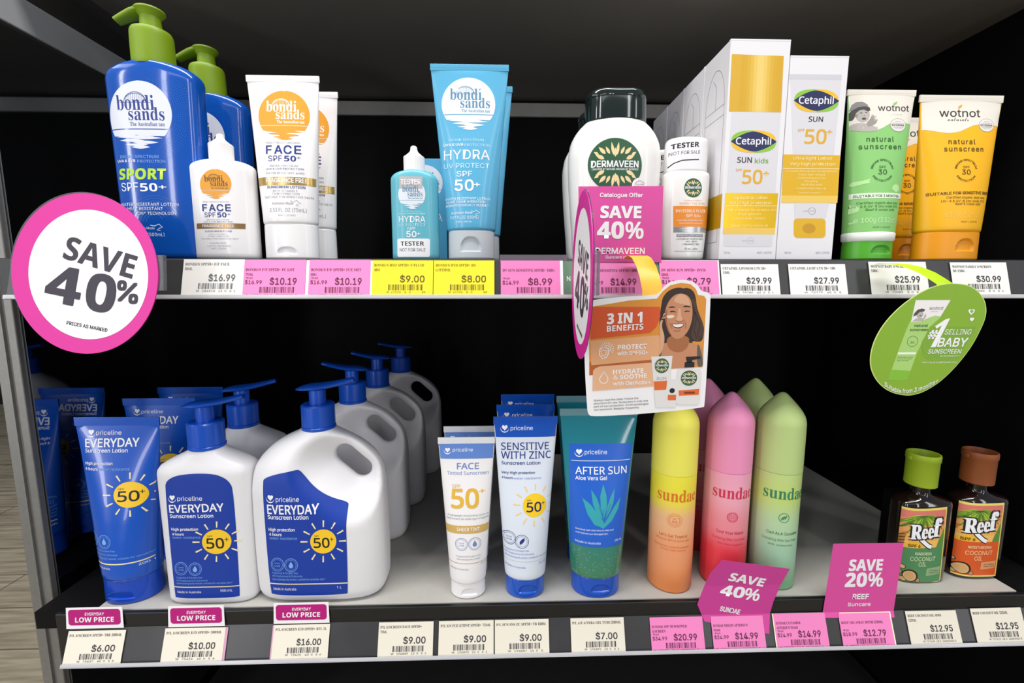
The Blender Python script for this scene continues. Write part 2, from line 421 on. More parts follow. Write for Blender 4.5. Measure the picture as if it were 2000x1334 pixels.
def bondi(t, part, cx, cy, r, disc, ink, ry=None, tan=True, lay=1, ky=1., gapcol=None):
    """round seaside badge: bridge, two words, horizon line and ripples"""
    ry = ry or r
    def cap(y0, y1, m, l):
        a = [math.asin(max(-1, min(1, y0))), math.asin(max(-1, min(1, y1)))]
        R = [(cx + r * cos(a[0] + (a[1] - a[0]) * i / 24), cy + ry * sin(a[0] + (a[1] - a[0]) * i / 24)) for i in range(25)]
        t.poly(part, R + [(2 * cx - x, y) for x, y in R[::-1]], m, l)
    cap(-1, .385, disc, lay); cap(.415, .60, disc, lay)
    def lens(x0, x1, y, h):
        n = 10; U = [(cx + r * (x0 + (x1 - x0) * i / n), cy + ry * (y - h * sin(pi * i / n))) for i in range(n + 1)]
        t.poly(part, U + [(cx + r * (x1 - (x1 - x0) * i / n), cy + ry * (y + h * sin(pi * i / n))) for i in range(1, n)], disc, lay)
    for a in ((-.74, .5, .62, .05), (-.35, .76, .66, .04), (-.62, .2, .73, .045), (-.2, .62, .79, .05), (-.42, .3, .86, .04), (-.22, .36, .93, .05)): lens(*a)
    n = 14
    for k, q in ((.25, .30), (.21, .26)):
        t.line('logo', [(cx + r * (-.12 + .34 * math.cos(pi * (1 - i / n))), cy + ry * (-.38 - q * sin(pi * i / n))) for i in range(n + 1)], r * .018, ink, lay + 1)
    for i in range(1, 12):
        x = -.46 + .68 * i / 12; h = .28 * math.sqrt(max(0, 1 - ((x + .12) / .34) ** 2)); t.line('logo', [(cx + r * x, cy - ry * .38), (cx + r * x, cy - ry * (.38 + h))], r * .010, ink, lay + 1)
    t.line('logo', [(cx - r * .6, cy - ry * .38), (cx + r * .36, cy - ry * .38)], r * .016, ink, lay + 1)
    t.text('logo', 'bondi', cx - .69 * r, cx + .49 * r, cy - .16 * ry, .43 * ry, ink, 'R', -.006, lay + 1)
    t.text('logo', 'sands', cx - .30 * r, cx + .80 * r, cy + .14 * ry, .38 * ry, ink, 'R', -.006, lay + 1)
    if tan: t.text('logo', 'The Australian tan', cx - .26 * r, cx + .80 * r, cy + .31 * ry, .115 * ry, ink, 'R', -.012, lay + 1)

def heart(t, part, cx, cy, r, m, lay=2):
    t.poly(part, [(cx + r * .062 * 16 * sin(a) ** 3 / 1.1, cy - r * .062 * (13 * cos(a) - 5 * cos(2 * a) - 2 * cos(3 * a) - cos(4 * a))) for a in np.linspace(0, 2 * pi, 30, endpoint=False)], m, lay)
def priceline(t, hx, hy, hr, x0, x1, yb, h, m=None, dy=0., swoosh=None):
    m = m or INKW
    heart(t, 'logo', hx, hy - hr * .15, hr * .8, m)
    P = [(hx + hr * 1.05 * cos(a), hy + hr * 1.0 * sin(a)) for a in np.linspace(radians(8), radians(185), 12)]
    t.line('logo', P, hr * .28, m, 2, taper=True)
    t.text('logo', 'priceline', x0, x1, yb, h, m, 'I', .004, dy=dy)
def sun(t, cx, cy, r, rin, rout, disc, ray, ink, n=12, a0=0, tx=None, spf=True, ky=1., w=None):
    t.ell('sun_emblem', cx, cy, r, r * ky, disc, 2)
    for i in range(n):
        a = 2 * pi * i / n + radians(a0); x, y = cos(a), sin(a) * ky
        q0, q1 = r * rin, r * rout; d = np.array([-sin(a), cos(a)]) * (w or r * .07)
        P = [(cx + q0 * x - d[0] * .7, cy + q0 * y - d[1] * .7), (cx + q0 * x + d[0] * .7, cy + q0 * y + d[1] * .7), (cx + q1 * x + d[0], cy + q1 * y + d[1]), (cx + q1 * x - d[0], cy + q1 * y - d[1])]
        t.poly('sun_emblem', P, ray, 2)
    x0, x1, yb, h = tx
    t.text('sun_emblem', '50', x0, x1, yb, h, ink, 'H', .012, 3)
    t.text('sun_emblem', '+', x1 + r * .02, x1 + r * .30, yb - h * .62, h * .62, ink, 'I', .0, 3)
    if spf: t.text('sun_emblem', 'SPF', x0, x0 + (x1 - x0) * .32, yb - h * 1.14, h * .18, ink, 'I', .01, 3)
def dermaveen(t, part, cx, cy, r, ry=None, disc=None, leaf=None, small=False, l0=0):
    ry = ry or r; G = disc or mat('#2b5b3c', .42); L = leaf or mat('#efd7a2', .45)
    t.ell(part, cx, cy, r, ry, G, l0 + 1, 48)
    def lf(a, d, l, w):
        a = radians(a); ux, uy = sin(a), -cos(a); P = []
        for i in range(9): s_ = i / 8; P.append((d + l * s_, w * sin(pi * s_ ** .8)))
        for i in range(7, 0, -1): s_ = i / 8; P.append((d + l * s_, -w * sin(pi * s_ ** .8)))
        t.poly(part, [(cx + r * (ux * p - uy * q), cy + ry * (uy * p + ux * q)) for p, q in P], L, l0 + 2)
    for s_ in (0, 180):
        for a, d, l, w in ((-9, .36, .50, .055), (9, .36, .50, .055), (0, .3, .35, .05), (-27, .45, .32, .055), (27, .45, .32, .055), (-42, .54, .36, .07), (42, .54, .36, .07), (-62, .46, .36, .075), (62, .46, .36, .075), (-47, .84, .0, .0), (-58, .72, .2, .05), (58, .72, .2, .05)):
            if l: lf(a + s_, d, l, w)
    t.text(part, 'DERMAVEEN', cx - .88 * r, cx + .86 * r, cy + .08 * ry, .235 * ry, INKW, 'I', .018, l0 + 3)
    if not small: t.text(part, 'CREATED BY NATURE PROVEN BY SCIENCE', cx - .86 * r, cx + .86 * r, cy + .19 * ry, .065 * ry, INKW, 'I', .012, l0 + 3)
def cetaphil(t, cx, cy, rx, ry, swap=False):
    G = mat('#8cc63a', .42); Y = mat('#f3c11c', .42); B = mat('#1b2358', .4); n = 24
    sg = lambda v, e: math.copysign(abs(v) ** e, v)
    E_ = lambda a0, a1: [(cx + rx * .97 * sg(cos(a), .8), cy + ry * sg(sin(a), .8)) for a in np.linspace(radians(a0), radians(a1), 20)]
    for a0, a1, m in ((90, 180, Y), (180, 270, G), (270, 360, Y), (0, 90, G)): t.poly('logo', E_(a0, a1) + [(cx, cy)], m, 4)
    f = lambda i: 1 - abs(2 * i / n - 1) ** 1.65
    t.poly('logo', [(cx - rx + 2 * rx * i / n, cy - ry * .90 * f(i)) for i in range(n + 1)] + [(cx + rx - 2 * rx * i / n, cy + ry * .90 * f(i)) for i in range(1, n)], B, 5)
    t.text('logo', 'Cetaphil', cx - rx * .78, cx + rx * .74, cy + ry * .26, ry * .60, INKW, 'H', .012, 6)

# ------------------------------------------------------------------ shapes used by several products
def tube_shape(H, w_top, w_cap, d_cap, zc, crimp=9.):
    """flattened tube standing on its cap: wide thin crimp on top, round at the cap"""
    wt, wc = w_top / 2, w_cap / 2; k = H - crimp
    st = [(zc, wc - 2.2, d_cap / 2 - 2.2, 2), (zc + 1, wc - .4, d_cap / 2 - .4, 2), (zc + 3, wc, d_cap / 2, 2)]
    for i in range(1, 9):
        t = i / 8; z = zc + 3 + (k - zc - 3) * t
        st.append((z, wc + (wt - .6 - wc) * t ** 1.08, max(.9, d_cap / 2 * (1 - t ** 1.55)), 2 + .5 * t))
    st += [(k + .6, wt, .7, 6), (H, wt, .6, 6)]
    return Loft(st, True)
def tube_cap_shape(w, d, h, flare=0.):
    a, b = w / 2, d / 2
    return Loft([(0, a - 2 - flare, b - 2 - flare, 2.1), (.7, a - .7 - flare, b - .7 - flare, 2.1), (2, a - flare, b - flare, 2.1), (h - 1.2, a - .3, b - .3, 2.1), (h, a - 1.1, b - 1.1, 2.1)], True)
def notch(w, z0, z1, depth, cx=0., arch=True):
    def f(x, y, z):
        if y > 0: return (x, y, z)
        u = abs(x - cx) / (w / 2)
        top = z0 + (z1 - z0) * (math.sqrt(max(0, 1 - u ** 2.6)) if arch else 1)
        if u < 1 and z0 <= z <= top: y = y + depth * max(0, min(1, (1 - u) * 4, (top - z) / 2.2, (z - z0) / .8 + .1))
        return (x, y, z)
    return f
def zrange(z0, z1, step): return list(np.arange(z0, z1, step)) + [z1]
def tube_body(t, L, m, name='tube_body', crimp=None, H=0, cz=9.):
    V, F = L.mesh(N=64, dz=5)
    o = t.part(name, (V, F), m, sharp=50)
    if crimp:
        w = L.sec(H)[0]
        rid = [box(-w, w, -.95, .95, H - cz, H, .2)] + [box(-w + .5, w - .5, -1.02, 1.02, H - cz + 1.2 + 1.5 * i, H - cz + 1.9 + 1.5 * i) for i in range(int((cz - 2) / 1.5))]
        t.part('crimp', merge(*rid), crimp, o, smooth=False)
    t.on(L)
    return o
def tube_cap(t, w, d, h, m, nw=20, n0=.2, n1=.62, depth=1.8, cx=0., flare=0., label=None):
    L = tube_cap_shape(w, d, h, flare)
    zs = sorted(set([0, .7, 2, h - 1.2, h] + zrange(2, h - 1.2, .45)))
    t.part('cap', L.mesh(N=200, zs=zs, deform=notch(nw, h * n0, h * n1, depth, cx) if nw else None), m, sharp=28, label=label)
def cyl(r, z0, z1, N=48, r1=None, bev=.8, cx=0, cy=0):
    r1 = r1 or r
    return Loft([(z0, r - bev, r - bev, 2, cx, cy), (z0 + bev, r, r, 2, cx, cy), (z1 - bev, r1, r1, 2, cx, cy), (z1, r1 - bev, r1 - bev, 2, cx, cy)], True).mesh(N=N, dz=500)
def ribbed(r, z0, z1, n=40, dep=.5):
    V, F = cyl(r, z0, z1, n * 4)
    out = []
    for x, y, z in V:
        k = 1
        if z0 + 1 < z < z1 - 1 or True: k = 1 - dep / r * (.5 + .5 * cos(n * math.atan2(y, x)))
        out.append((x * k, y * k, z))
    return out, F
def nozzle(t, z, rc, hc, m, tip):
    k = t.part('collar', ribbed(rc, z, z + hc, 36, .35), m)
    t.part('nozzle', Loft([(z + hc - .5, rc * .83, rc * .83), (z + hc + tip * .12, rc * .74, rc * .74), (z + hc + tip * .40, rc * .44, rc * .44), (z + hc + tip * .6, rc * .34, rc * .34), (z + hc + tip * .88, rc * .30, rc * .30), (z + hc + tip * .98, rc * .17, rc * .17), (z + hc + tip, .3, .3)]).mesh(N=32, dz=1.2), m, k)
def body_shape(H, a_bot, a_top, b_bot, b_top, sh, neck, n=3.2, lowr=4., topn=None):
    """bottle body with rounded foot and shoulders rising to a neck"""
    topn = topn or n
    st = [(0, a_bot - lowr, b_bot - lowr, n), (lowr * .25, a_bot - lowr * .35, b_bot - lowr * .35, n), (lowr, a_bot, b_bot, n)]
    for i in range(1, 5):
        u = i / 4; st.append((lowr + (H - sh - lowr) * u, a_bot + (a_top - a_bot) * u, b_bot + (b_top - b_bot) * u, n + (topn - n) * u))
    for i in range(1, 9):
        p = i / 8 * pi / 2; st.append((H - sh + sh * sin(p), neck + (a_top - neck) * cos(p), min(neck, b_top * .9) + (b_top - min(neck, b_top * .9)) * cos(p), topn + (2 - topn) * (i / 8) ** 2))
    return Loft(st, True)

# ------------------------------------------------------------------ upper shelf
def T(t, part, rows, m, f='I', off=0., lay=2):
    for s, x0, x1, yb, h in rows: t.text(part, s, x0, x1, yb, h, m, f, off, lay)

# --- blue sport pump bottles
BB = mat('#0d52b4', .16, coat=.6); LIME = mat('#7f9e18', .42, noise=.05); LIMET = mat('#b8e030', .45); SKY = mat('#7fb0ea', .45); DOT = mat('#2f78d4', .4)
t = Thing('pump_bottle', 'large glossy blue sport sunscreen bottle with lime green pump, nearest the shelf front', 'sunscreen bottle', (-331.5, 469.5, ZU), 'blue pump bottles on the upper shelf')
L = body_shape(183, 40, 43, 17.5, 17.5, 15, 17.5, 3.0, 3)
t.part('bottle', L.mesh(N=80, dz=4), BB, sharp=60); t.on(L)
pc = t.part('pump_collar', Loft([(181, 17.2, 17.2), (182, 17.5, 17.5), (210, 17.2, 17.2), (214, 16, 16), (215.5, 12.5, 12.5)]).mesh(N=56, dz=3), LIME)
t.part('pump_stem', Loft([(215, 9, 9), (229, 8.2, 8.2)]).mesh(N=40), LIME, pc)
t.part('pump_head', merge(Loft([(227, 8.4, 8.4), (230, 10.8, 10.8), (232, 12.6, 12.6), (233.4, 12.2, 12.2), (234.2, 9, 9)]).mesh(N=40, dz=1), sweep([(4, 0, 231), (-8, 0, 231.5), (-15, 0, 230), (-23, -1, 226.5), (-30, -2, 222.5)], [(10, 2.2), (9.6, 2.6), (8.4, 2.8), (6.6, 2.6), (5.6, 2.2)], 20, 3)), LIME, pc)
t.A = (476.5,1359.6,0.1321,0.1299,-0.0970)
bondi(t, 'logo', 326, 336, 228, mat('#dfe3ee', .35), NAVY, 236)
T(t, 'lettering', [('BROAD SPECTRUM', 187, 468, 632, 21), ], SKY)
T(t, 'lettering', [('UVA & UVB', 163, 303, 660, 18)], INKW, off=.012); T(t, 'lettering', [('PROTECTION', 318, 515, 664, 19)], SKY)
t.text('lettering', 'SPORT', 172, 516, 781, 74, LIMET, 'M', .012, skew=.12)
T(t, 'lettering', [('SPF', 190, 325, 865, 60)], INKW); T(t, 'lettering', [('50', 338, 462, 868, 58)], INKW, 'M'); T(t, 'lettering', [('+', 470, 522, 850, 34)], INKW, off=.02)
T(t, 'lettering', [('WATER RESISTANT LOTION', 175, 606, 972, 22), ('HEAT RESISTANT', 238, 500, 1002, 21), ('ON* TECHNOLOGY', 318, 596, 1036, 21), ('Australian Made', 270, 440, 1142, 17), ('(500mL)', 392, 512, 1192, 24)], INKW, off=.004)
t.line('lettering', [(408, 1112), (440, 1118), (470, 1104), (498, 1128), (478, 1132), (458, 1148), (482, 1150)], 5, INKW)
for k in range(9):
    for i in range(70):
        a = radians(-118 + 210 * i / 70); r = 255 + 13 * k
        x, y = 326 + r * cos(a), 340 + r * 1.02 * sin(a)
        if x < 640 and y > 85 and a < radians(62 + 3 * k): t.rect('dot_pattern', x - 2, y - 2, x + 2, y + 2, DOT)
for k in range(8):
    for i in range(60):
        a = radians(-175 + 150 * i / 60); r = 60 + 20 * k; x, y = 440 + r * cos(a), 1090 + r * .95 * sin(a)
        if 150 < x < 640 and y > 900 and y < 1300: t.rect('dot_pattern', x - 2, y - 2, x + 2, y + 2, DOT)
blue = t.done(3, 12, base=.1)
copy_thing(blue, (-324.5, 540, ZU), 'second blue pump bottle, standing right behind the front blue sport one')

# --- white face fluid with nozzle
t = Thing('dropper_bottle', 'small white face fluid bottle with pointed white nozzle and orange logo', 'sunscreen bottle', (-272.5, 466, ZU))
L = body_shape(95, 30.7, 30.8, 14, 14, 8, 12, 2.8, 2.5)
t.part('bottle', L.mesh(N=72, dz=4), WHITE, sharp=60); t.on(L)
nozzle(t, 94.5, 10.9, 17, WHITE, 10)
t.A = (265.4, 1286.4, 0.1397, 0.1384, -0.0794)
BRN = mat('#6d4712', .45)
bondi(t, 'logo', 225, 774, 106, ORANGE, BRN, 101)
FX = dict(f='M')
T(t, 'lettering', [('DAILY MOISTURISING', 140, 318, 897, 8), ('BROAD SPECTRUM', 165, 318, 1018, 8), ('WITH VITAMIN E', 180, 308, 1117, 7), ('72HR HYDRATION', 174, 318, 1131, 7), ('SUITABLE FOR SENSITIVE SKIN', 125, 380, 1149, 8), ('Australian Made', 187, 300, 1178, 8), ('1.69 FL. OZ (50mL)', 170, 332, 1199, 10), ('AUST L 392597', 197, 303, 1217, 8)], GREY)
T(t, 'lettering', [('F', 138, 170, 955, 45), ('A', 185, 228, 955, 45), ('C', 238, 281, 955, 45), ('E', 296, 330, 955, 45)], NAVY, off=.014)
T(t, 'lettering', [('SPF', 152, 228, 997, 32)], NAVY, off=-.006); T(t, 'lettering', [('50', 240, 303, 998, 33), ('+', 305, 329, 986, 18)], NAVY, **FX)
T(t, 'lettering', [('UVA & UVB PROTECTION', 145, 340, 1033, 8), ('SUNSCREEN FLUID', 152, 338, 1099, 12)], NAVY, off=.008)
t.rect('gold_band', 88, 1039, 420, 1076, mat('#a8865a', .28, metal=.55))
T(t, 'gold_band', [('FRAGRANCE FREE', 135, 352, 1066, 18)], INKW, off=.01)
t.done(3, 8, base=.1)

# --- white face tubes
def face_tube(label, loc):
    t = Thing('sunscreen_tube', label, 'sunscreen tube', loc, 'white face sunscreen tubes on the upper shelf')
    H = 176; L = tube_shape(H, 70, 53.5, 30, 34, 6); tube_body(t, L, WHITE, crimp=WHITE, H=H, cz=6)
    tube_cap(t, 52.5, 29, 34.5, WHITE, 20, .13, .36, 1.6)
    t.A = (688.4, 1284.5, 0.1394, 0.1404, -0.0096)
    bondi(t, 'logo', 686, 304, 176, ORANGE, INKW, 171)
    T(t, 'lettering', [('DAILY MOISTURISING', 568, 797, 497, 13), ('BROAD SPECTRUM', 592, 782, 655, 13), ('WATER RESISTANT 4HRS', 562, 823, 704, 14), ('WITH VITAMIN E', 608, 778, 825, 13), ('72HR HYDRATION', 603, 790, 844, 13), ('SUITABLE FOR SENSITIVE SKIN', 546, 868, 866, 14), ('Australian Made', 602, 748, 911, 17), ('2.53 FL. OZ (75mL)', 582, 828, 960, 25), ('AUST L 317690', 643, 760, 990, 12)], GREY)
    T(t, 'lettering', [('F', 566, 605, 566, 56), ('A', 625, 680, 566, 56), ('C', 690, 742, 566, 56), ('E', 762, 805, 566, 56)], NAVY, off=.014)
    T(t, 'lettering', [('SPF', 580, 678, 617, 38)], NAVY, off=-.008); T(t, 'lettering', [('50', 692, 772, 618, 38), ('+', 775, 803, 603, 22)], NAVY, **FX)
    T(t, 'lettering', [('UVA & UVB PROTECTION', 563, 820, 675, 13), ('SUNSCREEN LOTION', 568, 826, 800, 16)], NAVY, off=.01)
    t.line('lettering', [(728, 885), (752, 895), (768, 880), (796, 903), (776, 906), (764, 918), (784, 920)], 3, GREY)
    z0 = 1297.1 - 722; t.rect('gold_band', 470, 724, 985, 778, mat('#c3a562', .25, metal=.6))
    T(t, 'gold_band', [('FRAGRANCE FREE', 562, 842, 762, 30)], INKW, off=.012)
    return t.done(3, 8, base=.1)
ft = face_tube('white face sunscreen tube with orange logo, the one in front', (-209, 467, ZU))
copy_thing(ft, (-204, 503, ZU), 'white face sunscreen tube half hidden behind another white tube with orange logo')

# --- teal hydra fluid (tester)
TEAL = mat('#62b6c8', .34, coat=.15); HYD = mat('#58aed4', .32, coat=.2); HINK = mat('#5a86a3', .45); HPALE = mat('#bfe3f2', .45); HLOG = mat('#dfe6ee', .4)
t = Thing('dropper_bottle', 'small teal bottle with white nozzle and two tester stickers', 'sunscreen bottle', (-84, 465, ZU))
L = body_shape(86, 23.4, 23.2, 14, 14, 9, 11, 2.8, 2)
t.part('bottle', L.mesh(N=72, dz=4), TEAL, sharp=60); t.on(L)
nozzle(t, 86, 10.4, 15, WHITE, 10.5)
t.A = (217.5, 1291.2, .1566, .1535, -.0265)
bondi(t, 'logo', 202, 885, 84, HLOG, HINK, 93)
T(t, 'lettering', [('BROAD SPECTRUM', 140, 262, 994, 7), ('UV PROTECT', 122, 287, 1082, 17)], HPALE, off=-.006)
T(t, 'lettering', [('UVA & UVB PROTECTION', 124, 285, 1008, 8), ('HYDRA', 122, 287, 1058, 39), ('SPF', 175, 228, 1108, 20)], INKW)
T(t, 'lettering', [('50', 170, 232, 1151, 36), ('+', 235, 257, 1138, 20)], INKW, off=.012)
t.rect('tester_sticker', 125, 775, 268, 850, mat('#b9b6b8', .5), 2); T(t, 'tester_sticker', [('TESTER', 134, 257, 824, 31)], INKW, lay=3, off=.012)
t.rect('tester_sticker#b', 110, 1160, 315, 1276, mat('#eeeff1', .45), 2, 10); T(t, 'tester_sticker#b', [('TESTER', 133, 280, 1205, 27)], INKK, 'M', lay=3); T(t, 'tester_sticker#b', [('NOT FOR SALE', 127, 288, 1241, 20)], INKK, lay=3, off=.004)
t.done(3, 8, base=.1)

# --- teal carton behind it
t = Thing('carton', 'pale teal carton squeezed between the teal tester bottle and the tall teal tube', 'carton', (-81.5, 532, ZU))
t.part('box', box(-23, 23, -14, 14, 0, 114, .5), HYD, smooth=False); t.surf = flat(-14)
t.A = (0, 114, 1, 1, 0)
bondi(t, 'logo', 0, 26, 19, HLOG, HINK)
T(t, 'lettering', [('HYDRA', -18, 18, 68, 8.5), ('SPF', -6, 6, 82, 5), ('50+', -8, 9, 93, 8)], INKW)
t.done()

# --- tall teal hydra tubes
FROST = mat('#e0e9ee', .3, trans=.3, ior=1.2)
def hydra_tube(label, loc):
    t = Thing('sunscreen_tube', label, 'sunscreen tube', loc, 'teal sunscreen tubes on the upper shelf')
    H = 189; L = tube_shape(H, 77, 49.5, 34, 28.5, 6); tube_body(t, L, HYD, crimp=HYD, H=H, cz=6)
    tube_cap(t, 47.2, 33, 29, FROST, 21, .27, .78, 1.6, label='frosted clear cap')
    t.A = (568.7, 1291.9, 0.1574, 0.1564, -0.0047)
    bondi(t, 'logo', 556, 330, 167, HLOG, HINK, 165)
    T(t, 'lettering', [('BROAD SPECTRUM', 432, 652, 560, 14), ('PROTECTION', 533, 688, 592, 15), ('UV PROTECT', 402, 686, 726, 29)], HPALE, off=-.004)
    T(t, 'lettering', [('UVA & UVB', 400, 524, 590, 15)], INKW, off=.014)
    T(t, 'lettering', [('HYDRA', 402, 688, 673, 59), ('SPF', 483, 580, 779, 33), ('WATER RESISTANT LOTION', 405, 690, 921, 14), ('PLANT BASED HYDRATION', 415, 660, 941, 14), ('DERMATOLOGICALLY TESTED*', 410, 680, 963, 14), ('Australian Made', 445, 580, 1010, 16), ('5.07 FL. OZ (150mL)', 440, 618, 1038, 17), ('AUST L 389204', 475, 575, 1062, 10)], INKW)
    T(t, 'lettering', [('50', 472, 588, 866, 66), ('+', 592, 628, 842, 34)], INKW, off=.014)
    t.line('lettering', [(575, 990), (590, 998), (602, 985), (628, 1004), (610, 1006), (598, 1018), (614, 1020)], 3, INKW)
    return t.done(3, 8, base=.1)
ht = hydra_tube('tall teal blue tube with white logo and frosted cap, in front', (-28, 468, ZU))
copy_thing(ht, (-23, 516, ZU), 'teal blue tube showing only its right edge behind the tall teal tube')

# --- white bottle with dark flip cap
DCAP = mat('#16221f', .10, coat=.8); DWHITE = mat('#f1f0ec', .3, coat=.3)
def derma_bottle(label, loc):
    t = Thing('lotion_bottle', label, 'lotion bottle', loc, 'white lotion bottles with dark caps')
    st = [(0, 36, 19, 2.6), (1, 38, 21.5, 2.6), (4, 40, 23, 2.6), (30, 42.5, 24.5, 2.6), (70, 45.8, 25.5, 2.6), (100, 47.2, 25.5, 2.6), (115, 45.4, 25, 2.5), (125, 41, 24.3, 2.4), (131, 36.5, 23.5, 2.3), (135, 32.5, 22.5, 2.2), (136.5, 31, 22, 2.2)]
    L = Loft(st); t.part('bottle', L.mesh(N=80, dz=3), DWHITE, sharp=60); t.on(L)
    cs = Loft([(136, 29.8, 21.6, 2.6), (137, 30.6, 22.3, 2.6), (157, 30.2, 22, 2.6), (157.6, 29.7, 21.5, 2.6), (158.2, 30.2, 22, 2.6), (163, 29.4, 21.3, 2.6), (166, 27, 19, 2.6), (167.3, 22, 15, 2.5)])
    def lip(x, y, z):
        if y < -10 and abs(x) < 13 and 159 < z < 167: y += 1.8 * (1 - (x / 13) ** 2)
        return (x, y, z)
    t.part('cap', cs.mesh(N=96, dz=1.2, deform=lip), DCAP, sharp=35)
    t.A = (432.9, 1256.8, 0.1461, 0.1402, 0.0287)
    dermaveen(t, 'logo', 420, 606, 181)
    t.ell('logo', 587, 745, 55, 55, DWHITE, 4, 32)
    for s, x0, x1, yb, h in (('COLLOIDAL', 552, 622, 738, 7), ('OATMEAL', 545, 629, 757, 12)): t.text('logo', s, x0, x1, yb, h, INKK, 'I', 0, 5)
    t.arc_text('logo', 'NOURISHES', 587, 750, 34, -60, 60, 8, INKK, lay=5)
    T(t, 'lettering', [('SENSITIVE SUN', 300, 560, 850, 24)], mat('#e0802c', .45)); t.rect('lettering', 230, 880, 640, 1080, mat('#ea8b2a', .42)); T(t, 'lettering', [('LOTION SPF 50+', 290, 580, 940, 30)], INKW)
    return t.done(2.5, 5, base=.12)
db = derma_bottle('white lotion bottle with dark glossy cap and green leaf badge, in front', (118.8, 476, ZU))
copy_thing(db, (121, 532, ZU), 'white lotion bottle peeking out left behind the dark capped one in front')

# --- small invisible fluid testers
def fluid(label, loc):
    t = Thing('fluid_bottle', label, 'sunscreen bottle', loc, 'small white fluid bottles with orange bands')
    L = Loft([(0, 18, 13.5, 2.8), (1, 20, 15, 2.8), (3, 21, 15.5, 2.8), (82, 23.6, 16.5, 2.8), (86, 23.2, 16, 2.8), (88, 21, 14.5, 2.6)]); t.part('bottle', L.mesh(N=72, dz=3), DWHITE, sharp=50)
    K = Loft([(88, 20.2, 14.6, 2.6), (89, 20.9, 15.2, 2.6), (118, 20.5, 14.8, 2.6), (120, 19.6, 14, 2.5), (120.8, 17.6, 12.2, 2.4)]); t.part('cap', K.mesh(N=72, dz=2), WHITE, sharp=50)
    LL, KK = L.front, K.front; t.lim = lambda z: (np.where(z > 88, -.97 * K.sec(z)[0], -.975 * L.sec(z)[0]), np.where(z > 88, .97 * K.sec(z)[0], .975 * L.sec(z)[0])); t.surf = lambda x, z: np.where(z > 88, KK(x, z), LL(x, np.minimum(z, 87)))
    t.A = (896.8, 1259.4, 0.1505, 0.1441, 0.0473)
    OR = mat('#ee9230', .42); ORT = mat('#e59a4a', .45); SIL = mat('#b4b5ba', .25, metal=.6)
    t.rect('tester_sticker', 770, 462, 1012, 640, mat('#eeedf0', .35), 1, 8)
    t.text('tester_sticker', 'TESTER', 808, 980, 502, 32, INKK, 'M', .006, 2, dy=.06); t.text('tester_sticker', 'NOT FOR SALE', 798, 987, 544, 22, INKK, 'I', .006, 2, dy=.03)
    t.line('tester_sticker', [(780, 628), (820, 598), (870, 582), (980, 576)], 7, INKK, 2)
    dermaveen(t, 'logo', 937, 768, 60, 64, small=True)
    T(t, 'lettering', [('DERMAVEEN', 876, 994, 856, 8), ('SENSITIVE SUN', 846, 1018, 878, 13)], ORT)
    t.rect('orange_band', 808, 888, 1100, 1030, OR); T(t, 'orange_band', [('INVISIBLE FLUID', 822, 1030, 932, 20), ('SPF 50+', 888, 990, 965, 18), ('Very high protection lotion', 830, 1010, 990, 9), ('facial sensitive sunscreen', 845, 1005, 1010, 9)], INKW, off=.004)
    t.rect('silver_band', 808, 1032, 1100, 1068, SIL); t.rect('silver_band', 828, 1079, 1010, 1099, mat('#8b8b90', .5)); T(t, 'silver_band', [('ULTRA LIGHT', 846, 930, 1048, 11), ('INVISIBLE', 866, 930, 1062, 8), ('DERMATOLOGIST TESTED', 835, 1000, 1094, 10)], INKW)
    T(t, 'lettering', [('\u2022 4 HOURS WATER RESISTANCE', 825, 1012, 1119, 11), ('\u2022 NON-GREASY', 885, 970, 1137, 11), ('\u2022 FRAGRANCE FREE', 865, 982, 1155, 11), ('50 mL Lotion', 880, 970, 1188, 13)], INKK)
    t.rect('lettering', 815, 1196, 1012, 1199, GREY)
    return t.done(3, 8, base=.1)
fl = fluid('small white fluid bottle with tester sticker on its cap and orange band', (191.5, 471, ZU))
copy_thing(fl, (190, 512, ZU), 'small white bottle almost hidden behind the tester bottle with the orange band')

